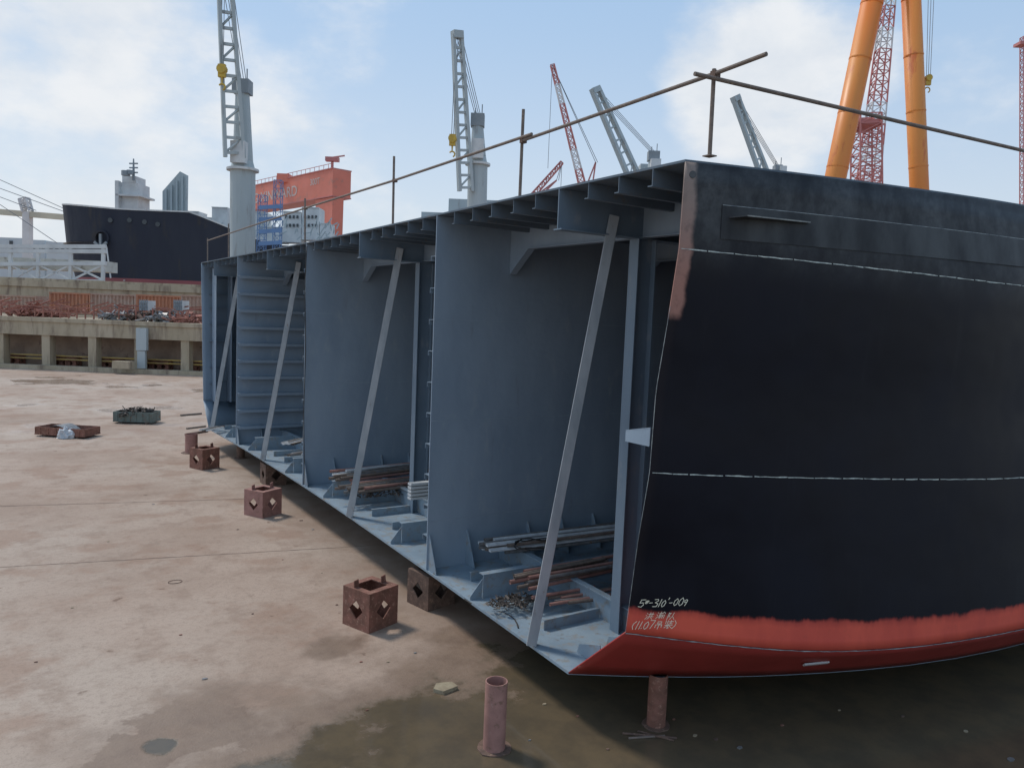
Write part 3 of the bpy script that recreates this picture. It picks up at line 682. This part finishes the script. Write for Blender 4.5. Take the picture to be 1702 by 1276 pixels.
rod((300,690),(335,687),.05,TUBE); rod((308,722),(345,716),.05,RUST2); rod((310,712),(342,708),.04,TUBE); rod((440,735),(470,740),.04,RUST2)
c=on_z(291,967,0); m_=MB()
for k in range(20):
    a,b_=2*math.pi*k/20,2*math.pi*(k+1)/20; m_.tube(c+Vector((math.cos(a)*.14,math.sin(a)*.11,.01)),c+Vector((math.cos(b_)*.14,math.sin(b_)*.11,.01)),.006,5,cap=False)
m_.obj("wire_loop",RUST2,loc=c,label="thin rusty wire loop lying on the concrete",cat="wire")
# ---------------------------------------------------------------- background helpers
def gbox(m_,x0,x1,y0,y1,D,dep,mi=0,zlo=None):
    a=at(x0,y1,D); b_=at(x1,y1,D); t=at(x0,y0,D)
    z0=a.z if zlo is None else zlo; w=(b_-a).dot(r); c=a+r*w/2+h*dep/2; hh=(t.z-z0)/2
    c.z=z0+hh; m_.obox(c,r*abs(w)/2,h*dep/2,Z*abs(hh),mi)
    return c
D=66; qy=thing("concrete_quay_platform","yellowed concrete quay platform with open bays below","quay",at(150,613,D))
zt=at(150,531,D).z; zm=at(150,560,D).z
a0=(at(-260,600,D)-C).dot(r); a1=(at(620,600,D)-C).dot(r)
def BG(a,D,z): return Vector((C.x,C.y,0))+r*a+h*D+Z*z
def BB(m_,a0,a1,D0,D1,z0,z1,mi=0): m_.hexa([BG(a0,D0,z0),BG(a1,D0,z0),BG(a1,D1,z0),BG(a0,D1,z0),BG(a0,D0,z1),BG(a1,D0,z1),BG(a1,D1,z1),BG(a0,D1,z1)],mi)
m_=MB(); BB(m_,a0,a1,D,D+14,zm,zt); BB(m_,a0,a1,D-.12,D-.002,zt-.35,zt-.02); m_.obj("deck_beam",CONC,qy)
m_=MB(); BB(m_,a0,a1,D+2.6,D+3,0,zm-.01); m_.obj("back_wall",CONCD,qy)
m_=MB(); BB(m_,a0,a1,D-.6,D+.1,0,.35); m_.obj("kerb",CONC,qy)
step=(at(152,600,D)-at(75,600,D)).length
ap=(at(75,600,D)-C).dot(r)-step*3
while ap<a1:
    m_=MB(); BB(m_,ap-.35,ap+.35,D+.11,D+1.,0,zm-.005); m_.obj("pillar",CONC,qy); 
    ap+=step
YP=pm("yellow_service_pipe",(.5,.34,.1),(.38,.27,.12),1,.7)
for z in (.8,1.1):
    m_=MB(); m_.tube(BG(a0,D+1.1,z),BG(a1,D+1.1,z),.07,6); m_.obj("service_pipe",YP,qy)
for i,px in enumerate((100,112,122,170,182,195,250,262,275,320,10,28)):
    c=at(px,600,D+1.9); c.z=0
    supbox(0,0,AZ*-1,.95,"rusty red support box stored under the quay",RUST,False,world=c)
m_=MB(); gbox(m_,226,243,545,582,D-.55,.4); gbox(m_,228,241,583,612,D-.5,.3); m_.obj("utility_cabinet",CGREY,loc=at(235,610,D-.4),label="pale grey utility cabinet on the quay front",cat="cabinet")
m_=MB(); gbox(m_,186,215,600,612,D-2,.9); m_.obj("concrete_block",CONC,loc=at(200,612,D-2),label="low concrete block at the quay foot",cat="block")
D2=80
m_=MB(); A0=(at(-300,500,D2)-C).dot(r);A1=(at(700,500,D2)-C).dot(r); BB(m_,A0,A1,D2+6,D2+8,0,at(150,466,D2+6).z); BB(m_,A0,A1,D2+5.8,D2+5.99,at(150,480,D2+6).z,at(150,470,D2+6).z)
m_.obj("dock_wall",CONC,loc=BG(0,D2+7,0),label="long stained concrete dock wall behind the quay",cat="wall")
def container(x0,x1,y0,y1,D,mat,label):
    a=at(x0,y1,D);b_=at(x1,y1,D);z0=a.z;z1=at(x0,y0,D).z; w=(b_-a).dot(r); t=thing("container_panel",label,"container",a,"containers stored on the quay")
    m_=MB(); n=max(6,int(w/.35))
    aa=(a-C).dot(r)
    pts=[]
    for k in range(n):
        x=aa+w*k/n; q=w/n
        pts+=[(x,0),(x+q*.3,0),(x+q*.5,.12),(x+q*.8,.12)]
    pts.append((aa+w,0))
    for p,q in zip(pts[:-1],pts[1:]): m_.poly([BG(p[0],D+p[1],z0),BG(q[0],D+q[1],z0),BG(q[0],D+q[1],z1),BG(p[0],D+p[1],z1)])
    BB(m_,aa,aa+w,D+.13,D+2.4,z0,z1)
    m_.obj("corrugated_side",mat,t)
    m_=MB()
    for (u0,u1,v0,v1) in ((aa-.08,aa+.08,z0,z1),(aa+w-.08,aa+w+.08,z0,z1),(aa,aa+w,z0-.0,z0+.15),(aa,aa+w,z1-.15,z1)): BB(m_,u0,u1,D-.06-(.01 if u1-u0<1 else 0),D-.003,v0,v1)
    m_.obj("corner_frame",mat,t)
CON2=pm("pale_rusty_panel",(.44,.33,.27),(.38,.23,.17),1.2,.8,c3=(.34,.15,.1),s3=3)
container(84,150,485,520,D+9,CONT,"orange-brown corrugated container with rust on quay"); container(152,225,487,521,D+9,CON2,"pale rusty corrugated container on the quay")
container(228,300,489,523,D+9,CONT,"orange-brown corrugated container with rust on quay"); container(302,360,490,524,D+9,CON2,"pale rusty corrugated container on the quay"); container(-40,60,488,518,D+10,CON2,"pale rusty corrugated container on the quay")
RUSTB=pm("pale_rust_red_racks",(.38,.15,.11),(.26,.11,.08),2,.85,c3=(.42,.27,.2),s3=5)  # lighter rust red for the quay racks and some heaps
m_=MB(); z=zt
for i in range(26):
    x=-40+i*14; a=at(x,532,D+1.2); a.z=zt; m_.beam(a,a+Z*random.uniform(.5,1.3),.1,.1)
for q in (.5,.95): m_.beam(BG((at(-40,530,D)-C).dot(r),D+1.2,zt+q),BG((at(205,530,D)-C).dot(r),D+1.2,zt+q),.09,.09)
for i in range(110):
    a=at(random.uniform(-20,330),528,D+random.uniform(2,6)); a.z=zt+random.uniform(.1,1.3); d=r*random.uniform(.4,2.4)+Z*random.uniform(-.3,.5)+h*random.uniform(-.5,.5); m_.beam(a,a+d,.12,.12)
m_.obj("rusty_steel_racks",RUSTB,loc=at(100,530,D+2),label="jumble of rusty red steel racks on quay edge",cat="steel racks")['kind']="stuff"
for i,(px,w_,mt) in enumerate(((215,2.2,PIPEG),(245,1.8,RUST2),(290,2.5,PIPEG),(320,1.8,RUSTB),(60,2,RUSTB))):
    c=at(px,530,D+2.2); c.z=zt; scrap(c,w_,1.0,1.0,180,mt,"scrap_heap","tangled heap of pipe and metal scrap on quay","scrap metal",.6,40+i)
for px in (238,295):
    m_=MB(); gbox(m_,px-6,px+7,499,516,D+3.5,1.6); o=m_.obj("tank_frame",WHITE,loc=at(px,516,D+3.5),label="white caged tank standing on the quay",cat="tank",group="caged tanks on the quay")
    k=MB(); 
    for q in range(5):
        a=at(px-6+q*3.25,498,D+3.42);b_=at(px-6+q*3.25,516,D+3.42); k.tube(a,b_,.05,4)
    k.beam(at(px-7,503,D+3.4),at(px+8,503,D+3.4),.06,.06); k.beam(at(px-7,509,D+3.4),at(px+8,509,D+3.4),.06,.06)
    k.obj("cage",CDARK,o)
Dw=92; wt=thing("pipe_bridge","white painted steel pipe bridge with bracing","pipe bridge",at(80,470,Dw))
for (x0,y0,x1,y1) in ((-200,409,176,410),(-200,416,176,418),(-200,440,176,438),(-200,463,172,468)):
    m_=MB(); m_.beam(at(x0,y0,Dw),at(x1,y1,Dw),.45,.45); m_.obj("rail_beam",WHITE,wt)
m_=MB()
for x in (-60,-20,18,64,118,172): m_.beam(at(x,408,Dw),at(x-1,470,Dw),.35,.35,0)
for x0,x1 in ((18,64),(64,118),(118,172),(-60,-20)): m_.beam(at(x0,440,Dw),at(x1,466,Dw),.2,.2); m_.beam(at(x1,440,Dw),at(x0,466,Dw),.2,.2)
m_.beam(at(-60,470,Dw),at(174,470,Dw),.3,.3)
m_.obj("brace_frame",WHITE,wt)
m_=MB(); gbox(m_,-200,174,419,437,Dw+1,3); m_.obj("duct_panel",pm("pale_cream_cladding",(.6,.6,.55),(.45,.46,.43),.6,.7,c3=(.33,.31,.27),s3=1),wt)
# ---------------------------------------------------------------- distant black ship
Ds=125; sh=thing("cargo_ship","large black-hulled cargo ship with red boot top in dock","ship",at(300,480,Ds))
zk=at(250,352,Ds+1).z; zw=at(250,464,Ds).z
aB=(at(119,400,Ds+12)-C).dot(r)
def hullring(z,flare):
    bow=aB+(3.0*(1-flare)); pts=[]
    for t in [i/16 for i in range(17)]:
        a=bow+15*(1-math.cos(t*math.pi/2))**1.1; w=13*math.sin(t*math.pi/2); pts.append((a,w))
    pts.append((aB+40,13)); pts.append((aB+150,13)); return pts
def ztop(a):
    u=a-aB
    return zk+1.35*max(0,1-u/16)**1.5 if u<26 else max(zk-4.6,zk-(u-26)*.36)
m_=MB()
rings=[(-2,0.,1),(zw-.01,.3,1),(zw,.3,0),(zk-5,.8,0),(zk,1.,0)]
prev=None
for z,fl,mi in rings:
    pts=hullring(z,fl)
    pts2=[]
    for i in range(len(pts)-1):
        pts2.append(pts[i])
        if i>=16:
            for k in range(1,14): pts2.append((pts[i][0]+(pts[i+1][0]-pts[i][0])*k/14,13))
    pts2.append(pts[-1])
    L=[BG(a,Ds+13-w_,ztop(a) if z==zk else min(z,zk-5)) for a,w_ in pts2]
    Rr=[BG(a,Ds+13+w_,p.z) for (a,w_),p in zip(pts2,L)]
    ring=L+list(reversed(Rr))
    if prev:
        for i in range(len(ring)-1): m_.poly([prev[i],prev[i+1],ring[i+1],ring[i]],mi)
    prev=ring
m_.obj("hull",[HULLB,HULLR],sh,merge=True)
m_=MB(); pts=hullring(zk,1.)
L=[BG(a,Ds+13-w_,zk-5.2) for a,w_ in pts]+[BG(a,Ds+13+w_,zk-5.2) for a,w_ in reversed(pts)]; m_.poly(L); m_.obj("main_deck",CDARK,sh)
m_=MB(); q=at(172,396,Ds+.6)
m_.hollow(q-h*.7,q+h*3,1.25,.3,18); m_.obj("anchor_pocket",HULLB,sh)
m_=MB(); q=q-h*.9; m_.beam(q+Z*.6,q-Z*1.6,.35,.35); m_.beam(q-Z*1.3-r*1.0+Z*.6,q-Z*1.6,.4,.3); m_.beam(q-Z*1.3+r*1.0+Z*.6,q-Z*1.6,.4,.3); m_.obj("anchor",CDARK,sh)
m_=MB(); m_.tube(at(177,410,Ds-.6),at(184,462,Ds-.9),.13,5); m_.obj("anchor_chain",WHITE,sh)
m_=MB(); ptb=[]
hr=hullring(zk,1.)
for a,w_ in hr[:-2]: ptb.append(BG(a,Ds+13-w_,ztop(a)+.12))
for u in (16,20,23,26,30,35,38.5): ptb.append(BG(aB+u,Ds-.0,ztop(aB+u)+.12))
for p,q in zip(ptb[:-1],ptb[1:]): m_.beam(p,q,.2,.2)
m_.obj("bulwark_rail",WHITE,sh)
for i,(x,y) in enumerate(((183,366),(215,366),(240,369),(262,373))):
    m_=MB(); q=at(x,y,Ds-.1); m_.tube(q,q+h*1.5,.4,10); m_.obj("mooring_chock",GLASS,sh)
m_=MB()
for k in range(5): m_.beam(at(205,466+k*3,Ds-.15),at(208,466+k*3,Ds-.15),.12,.12)
m_.obj("draft_mark",WHITE,sh)['kind']='stuff'
m_=MB(); gbox(m_,197,229,303,352,Ds+30,5); gbox(m_,192,234,322,325,Ds+29,6); gbox(m_,203,226,292,303,Ds+30,4); gbox(m_,191,197,300,352,Ds+29,1); m_.obj("mast_house",WHITE,sh)
m_=MB(); m_.tube(at(222,300,Ds+29),at(222,264,Ds+29),.3,6,r2=.12); 
for y in (272,279,287): m_.beam(at(215,y,Ds+29),at(229,y,Ds+29),.25,.25)
m_.tube(at(209,292,Ds+28),at(209,284,Ds+28),.8,8); m_.tube(at(216,290,Ds+28),at(216,283,Ds+28),.6,8); m_.obj("mast",CDARK,sh)
m_=MB(); m_.prism([at(270,362,Ds+18),at(270,318,Ds+18),at(299,285,Ds+18),at(310,291,Ds+18),at(309,364,Ds+18)],h*.8)
for k in range(4): m_.beam(at(276+k*9,360,Ds+17.7),at(276+k*9,314-k*7,Ds+17.7),.3,.3)
m_.obj("raised_hatch_cover",CGREY,sh)
for (x0,x1,y0,y1) in ((312,330,352,384),(330,352,362,388),(352,378,345,385),(412,440,352,402),(440,470,378,402),(470,500,352,402),(501,530,345,398),(531,548,372,398)):
    m_=MB(); gbox(m_,x0,x1,y0,y1,Ds+22,4); gbox(m_,x0-.5,x1-.5,y0-1.5,y0-.2,Ds+21.8,4.3); m_.obj("deck_house",WHITE,sh)
for i in range(9):
    for yy in (358,372): 
        if i!=4: m_=MB(); gbox(m_,474+i*6.2,477+i*6.2,yy,yy+5,Ds+21.7,.2); m_.obj("window",GLASS,sh)
m_=MB()
for i in range(90):
    x=random.uniform(312,560); y=400-random.uniform(0,28); m_.beam(at(x,y,Ds+16),at(x+random.uniform(-4,14),y-random.uniform(0,18),Ds+16),.18,.18)
m_.obj("deck_pipework",CGREY,sh)['kind']='stuff'
for bx in ((745,830,330,360,Ds+20,6),(700,760,352,366,Ds+18,5),(1062,1100,272,330,Ds+30,6)):
    m_=MB(); gbox(m_,*bx); m_.obj("crane_foundation",CGREY,sh)
# ---------------------------------------------------------------- ship cranes
def line(p,a,b_,rad=.05,mi=0): p.tube(a,b_,rad,4,mi,cap=False)
def shipcrane(D,col,wcol,foot,tip,bw,hook,label,thick=.55,ladder=7,mat=CGREY):
    b0=at(col[0][0],col[0][1],D); t0=at(col[1][0],col[1][1],D)
    t=thing("deck_crane",label,"crane",Vector((b0.x,b0.y,b0.z)),"ship deck cranes")
    px=D/1284
    m_=MB(); mid_=b0.lerp(t0,.48); m_.tube(b0-Z*6,mid_,wcol*px*.62,18); m_.tube(mid_,mid_+Z*1.2,wcol*px*.62,18,r2=wcol*px*.5)
    m_.tube(mid_+Z*1.2,t0,wcol*px*.5,18,r2=wcol*px*.33); m_.obj("column",mat,t)
    m_=MB(); m_.obox(mid_+Z*2-h*wcol*px*.5,r*wcol*px*.36,h*.8,Z*1.4); m_.tube(mid_-Z*.15,mid_+Z*.15,wcol*px*.8,18); m_.obj("operator_cab",WHITE,t)
    m_=MB(); m_.obox(t0+Z*.2,r*wcol*px*.42,h*.9,Z*.9); m_.tube(t0+r*.6+Z*1,t0+r*.6+Z*2.6,.08,5); m_.tube(t0-r*.4+Z*1,t0-r*.4+Z*2,.08,5); m_.obj("winch_head",CDARK,t)
    f=at(foot[0],foot[1],D-2.2); tp=at(tip[0],tip[1],D-4); sd=(r*.85+h*.5).normalized()
    m_=MB(); ax=(tp-f).normalized(); sdn=(sd-ax*sd.dot(ax)).normalized(); w0=bw*px/2*1.3
    for s_ in (-1,1): m_.beam(f+sdn*w0*s_,tp+sdn*w0*s_*.62,thick*.75,thick*1.2,0,side=sdn)
    for k in range(ladder+1):
        q=f.lerp(tp,(k+.3)/(ladder+.3)); w_=w0*(1-.38*(k+.3)/(ladder+.3)); m_.beam(q-sdn*w_,q+sdn*w_,.35,.35,0,side=ax)
        if k%2==0 and k<ladder:
            q2=f.lerp(tp,(k+1.3)/(ladder+.3)); m_.beam(q-sdn*w_,q2+sdn*w_,.22,.22,0)
    m_.obox(tp,sdn*w0*.75,ax*.5,ax.cross(sdn)*.6)
    m_.obj("jib",mat,t)
    m_=MB()
    for s_ in (-.4,-.1,.2,.5): line(m_,t0+Z*.8+sdn*s_,tp+sdn*s_*1.4,.05)
    if hook:
        hk=at(hook[0],hook[1],D-4)
        line(m_,tp+r*.15,hk+Z*.8+r*.15,.05); line(m_,tp-r*.15,hk+Z*.8-r*.15,.05)
    m_.obj("hoist_cable",CABLE,t)
    if hook:
        m_=MB(); m_.obox(hk,r*.45,h*.25,Z*.8); m_.tube(hk+Z*.2-h*.4,hk+Z*.2+h*.4,.6,12); m_.tube(hk-Z*.8,hk-Z*1.6,.14,6,r2=.08)
        for k in range(7):
            a,b_=-1.2+k*.55,-1.2+(k+1)*.55; cc=hk-Z*2.0; m_.tube(cc+r*math.cos(a)*.4+Z*math.sin(a)*.4,cc+r*math.cos(b_)*.4+Z*math.sin(b_)*.4,.12,5)
        m_.obj("hook_block",YEL,t)
    return t
shipcrane(105,((404,405),(403,148)),32,(390,262),(372,-60),22,(369,118),"tall grey ship deck crane with jib raised high",.6,12)
shipcrane(118,((794,338),(794,203)),26,(774,318),(760,58),17,(752,233),"grey ship deck crane with raised jib and yellow hook",.6,12)
shipcrane(150,((1086,330),(1086,262)),22,(1056,300),(990,150),17,None,"grey ship deck crane with jib leaning out",.8,7)
shipcrane(150,((1300,330),(1292,285)),14,(1270,290),(1223,164),14,None,"grey ship deck crane with jib leaning out",.7,6)
def latcrane(D,p0,p1,w,n,label,mats,mis,mast=None,w1=None,rad=.09,cab=None):
    a=at(p0[0],p0[1],D);b_=at(p1[0],p1[1],D); t=thing("lattice_crane",label,"crane",a)
    px=D/1284; m_=MB(); m_.lattice(a,b_,w*px,n,rad,mis,None if w1 is None else w1*px); m_.obj("lattice_boom",mats,t)
    if mast:
        m_=MB(); q=at(mast[0],mast[1],D); line(m_,q,b_,.07); line(m_,q+r*.5,b_,.07); line(m_,b_,b_-Z*((b_.z-a.z)*.8),.06)
        m_.obj("hoist_cable",CABLE,t)
        m_=MB(); m_.beam(a+r*1.5,q,.35,.35); m_.beam(a-r*.5,q,.35,.35); m_.obj("gantry_frame",mats[0],t)
    if cab:
        m_=MB(); gbox(m_,*cab,D-1,1.2 if cab[1]-cab[0]<20 else 4); m_.obj("machine_house",mats[0],t)
    return t
latcrane(190,(972,325),(918,108),11,20,"tall red and white lattice boom crane",[REDC,WHITC],(0,1,0),(990,270),6,.10)
latcrane(190,(868,345),(934,270),8,9,"small red lattice boom crane above ship",[REDC,WHITC],(0,),(925,300),5,.11,(905,935,318,345))
latcrane(95,(1440,330),(1484,-60),28,22,"red and white lattice crane boom behind gantry",[REDC,WHITC],(0,1,0,1,0),None,13,.065)
latcrane(90,(1440,600),(1440,192),40,26,"red lattice tower supporting crane boom",[REDC],(0,),None,34,.07,(1418,1466,196,206))
latcrane(85,(1703,760),(1703,62),11,60,"slim red lattice tower with small top platform",[REDC],(0,),None,9,.035,(1696,1711,68,73))
Dg=62; gl=thing("gantry_crane","orange tubular shear-leg gantry crane over the yard","crane",at(1430,690,Dg))
for (x0,y0,x1,y1,w_) in ((1465,-70,1306,690,34),(1511,-80,1544,690,29)):
    a=at(x1,y1,Dg);b_=at(x0,y0,Dg); d=(b_-a); a=a+d*((0.1-a.z)/d.z); px=Dg/1284
    m_=MB(); m_.tube(a,b_,w_*px/2,24); lg=m_.obj("leg",ORANGE,gl,smooth=True)
    m_=MB()
    for k in (.3,.42,.54,.66,.78,.9): q=a.lerp(b_,k); e=(b_-a).normalized()*.05; m_.tube(q-e,q+e,w_*px/2+.025,24)
    m_.obj("leg_flange",ORANGE,lg)['kind']='stuff'
a=at(1465,-70,Dg);b_=at(1511,-80,Dg)
m_=MB(); m_.beam(a-r*2,b_+r*4+Z*1,1.5,1.6); m_.obj("top_beam",ORANGE,gl)
m_=MB(); tp=at(1550,-75,Dg); hk=at(1543,130,Dg)
for s_ in (-.25,0,.25): line(m_,tp+r*s_,hk+r*s_*.6,.02)
m_.obj("hoist_cable",CABLE,gl)
m_=MB(); m_.obox(hk-Z*.2,r*.2,h*.12,Z*.35); m_.tube(hk-h*.2,hk+h*.2,.25,12); 
for k in range(7):
    a,b_=-1.2+k*.55,-1.2+(k+1)*.55; cc=hk-Z*.9; m_.tube(cc+r*math.cos(a)*.2+Z*math.sin(a)*.2,cc+r*math.cos(b_)*.2+Z*math.sin(b_)*.2,.05,5)
m_.obj("hook_block",YEL,gl)
# red portal gantry with lettering
gg=thing("portal_gantry_crane","large orange-red portal gantry crane with white lettering","crane",at(550,392,200))
A=at(424,334,225); B=at(568,312,190); B.z=A.z=(A.z+B.z)/2+.6; L=(B-A).length; axn=(B-A).normalized()
nrm=axn.cross(Z); nrm=nrm if nrm.dot(h)<0 else -nrm
m_=MB(); m_.obox((A+B)/2,(B-A)/2,nrm*2.5,Z*3.2); m_.obj("main_girder",REDG,gg)
m_=MB(); 
for zz in (-3.3,3.3): m_.obox((A+B)/2+Z*zz,(B-A)/2,nrm*2.7,Z*.12)
m_.obj("girder_flange",REDC,gg)
m_=MB(); q=B+nrm*2.4
m_.prism([q-axn*8.5-Z*3.5,q-Z*3.5,q+Z*-24-axn*.5,q+Z*-24-axn*6.],nrm*-3); m_.obj("leg",REDG,gg)
m_=MB()
for k in range(22): 
    q=A.lerp(B,k/21)+Z*3.4+nrm*2.4; m_.tube(q,q+Z*1.1,.07,4)
m_.beam(A+Z*4.5+nrm*2.4,B+Z*4.5+nrm*2.4,.12,.12); m_.obj("handrail",REDC,gg)
for bx in ((460,480,288,302),(492,504,294,303),(520,540,288,298)):
    m_=MB(); gbox(m_,*bx,205,4); m_.obj("machine_house",REDG,gg)
m_=MB(); q=at(552,290,192); m_.tube(q-Z*2,q+Z*3,.35,8); m_.obox(q+Z*3.6,r*1.6,h*.8,Z*.5); m_.beam(q+Z*3.8-r*1.5,q+Z*4.6+r*3,.3,.3); m_.obj("top_jib",REDC,gg)
def sign(txt,p,ux,size,xs_,mat,parent,name="lettering"):
    cu=bpy.data.curves.new("t",'FONT'); cu.body=txt; cu.size=size; cu.offset=size*.01; ob=bpy.data.objects.new("t",cu); COL.objects.link(ob)
    dg=bpy.context.evaluated_depsgraph_get(); me=bpy.data.meshes.new_from_object(ob.evaluated_get(dg)); m2=MB()
    for v in me.vertices: m2.v.append(p+ux*v.co.x*xs_+Z*v.co.y)
    for f in me.polygons: m2.f.append(tuple(f.vertices)); m2.m.append(0)
    bpy.data.objects.remove(ob); bpy.data.curves.remove(cu); bpy.data.meshes.remove(me)
    m2.obj(name,mat,parent)
SIGN=pm("faded_white_sign_paint",(.62,.52,.48),(.52,.42,.38),.3,.7)
sign("NG XINWARD",A+axn*1.0+nrm*2.56-Z*1.6,axn,3.7,1.2,SIGN,gg)
sign("300T",A.lerp(B,.77)+nrm*2.56+Z*.2,axn,2.2,1.05,SIGN,gg)
bs=thing("scaffold_tower","blue tubular scaffold tower beside the ship","scaffold",at(450,410,100))
for x0 in (434,460):
    m_=MB(); m_.lattice(at(x0,430,100),at(x0+3,325 if x0<440 else 300,100),.9,10,.03); m_.obj("scaffold_frame",BLUE,bs)
for y in (345,365,385,405):
    m_=MB(); m_.beam(at(430,y,99.5),at(468,y-2,99.5),.10,.5); m_.obj("platform",BLUE,bs)
lc=thing("harbour_crane","pale yellow harbour crane with long horizontal jib","crane",at(45,420,230))
m_=MB(); m_.beam(at(-150,340,230),at(118,362,230),1.6,1.6); m_.obj("jib",pm("pale_yellow_crane_paint",(.62,.56,.43),(.52,.47,.37),.2,.7),lc)
m_=MB(); m_.beam(at(46,352,230),at(46,440,230),2,2); m_.lattice(at(46,352,230),at(40,330,230),2,3,.2); m_.obj("mast",WHITC,lc)
m_=MB()
for (x0,y0,x1,y1) in ((-20,290,118,352),(-20,306,118,356),(0,340,95,404),(-20,320,60,350)): line(m_,at(x0,y0,225),at(x1,y1,225),.12)
m_.obj("stay_cable",CABLE,lc)
for i,(x0,x1,y0,y1,D_) in enumerate(((-60,40,392,500,260),(40,75,398,500,260),(78,118,402,500,250))):
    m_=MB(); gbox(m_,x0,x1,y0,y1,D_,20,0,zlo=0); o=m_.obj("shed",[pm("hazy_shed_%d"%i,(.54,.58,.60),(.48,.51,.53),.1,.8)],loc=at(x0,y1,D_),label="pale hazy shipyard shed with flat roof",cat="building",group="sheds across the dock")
    for q in range(4):
        k=MB(); gbox(k,x0+4+q*(x1-x0)/4.2,x0+9+q*(x1-x0)/4.2,y0+8,y0+16,D_-.3,.25); k.obj("window",GLASS,o)
# ---------------------------------------------------------------- world
w=bpy.data.worlds.new("World"); S.world=w; w.use_nodes=True; nt=w.node_tree; nt.nodes.clear()
SUN_EL=math.radians(54); sd=Vector((-.42,.9,0)).normalized()
sky=nd(nt,'ShaderNodeTexSky'); sky.sky_type='NISHITA'; sky.sun_disc=False; sky.sun_elevation=SUN_EL; sky.sun_rotation=math.atan2(sd.x,sd.y)
sky.air_density=1.2; sky.dust_density=1.5; sky.ozone_density=2
tc=nd(nt,'ShaderNodeTexCoord'); gen=tc.outputs['Generated']
mp=nd(nt,'ShaderNodeMapping'); mp.inputs['Scale'].default_value=(1,1,1.7); nt.links.new(gen,mp.inputs['Vector'])
nz=noise(nt,mp.outputs[0],2.6,8,.56); nzf=noise(nt,mp.outputs[0],8,6,.6)
def dirmask(px,py,a,b_):
    d=ray(px,py).normalized(); n=nd(nt,'ShaderNodeVectorMath',operation='DOT_PRODUCT'); nt.links.new(gen,n.inputs[0]); n.inputs[1].default_value=d
    return mrange(nt,n.outputs['Value'],math.cos(math.radians(a)),math.cos(math.radians(b_)))
bias=mth(nt,'ADD',mth(nt,'MULTIPLY',dirmask(1270,110,10,2),.32),mth(nt,'MULTIPLY',dirmask(60,170,17,4),.26))
bias=mth(nt,'ADD',bias,mth(nt,'MULTIPLY',dirmask(1640,60,9,3),.12))
bias=mth(nt,'ADD',bias,mth(nt,'MULTIPLY',dirmask(560,190,9,2),.08))
cl=mrange(nt,mth(nt,'ADD',mth(nt,'ADD',nz,mth(nt,'MULTIPLY',nzf,.22)),bias),.66,.88)
sepw=nd(nt,'ShaderNodeSeparateXYZ'); nt.links.new(gen,sepw.inputs[0])
grad=mixc(nt,mrange(nt,sepw.outputs[2],-.05,.45),(.72,.78,.84),(.38,.56,.80))
ccol=mixc(nt,mrange(nt,nzf,.3,.7),(.76,.80,.85),(.90,.91,.92))
b1=nd(nt,'ShaderNodeBackground'); nt.links.new(sky.outputs[0],b1.inputs[0]); b1.inputs[1].default_value=.14
b2=nd(nt,'ShaderNodeBackground'); nt.links.new(grad,b2.inputs[0]); b2.inputs[1].default_value=1.03
b3=nd(nt,'ShaderNodeBackground'); nt.links.new(ccol,b3.inputs[0]); b3.inputs[1].default_value=1.
mx=nd(nt,'ShaderNodeMixShader'); mx.inputs[0].default_value=.85; nt.links.new(b1.outputs[0],mx.inputs[1]); nt.links.new(b2.outputs[0],mx.inputs[2])
mx2=nd(nt,'ShaderNodeMixShader'); nt.links.new(mth(nt,'MULTIPLY',cl,.88),mx2.inputs[0]); nt.links.new(mx.outputs[0],mx2.inputs[1]); nt.links.new(b3.outputs[0],mx2.inputs[2])
ow=nd(nt,'ShaderNodeOutputWorld'); nt.links.new(mx2.outputs[0],ow.inputs[0])
su=bpy.data.lights.new("sun",'SUN'); su.energy=2.1; su.angle=math.radians(10); su.color=(1,.94,.86)
so=bpy.data.objects.new("sun",su); COL.objects.link(so)
dirv=Vector((sd.x*math.cos(SUN_EL),sd.y*math.cos(SUN_EL),math.sin(SUN_EL)))
so.rotation_euler=dirv.to_track_quat('Z','Y').to_euler(); so.location=(0,0,60)
for o in bpy.data.objects:
    if '_o' in o: del o['_o']
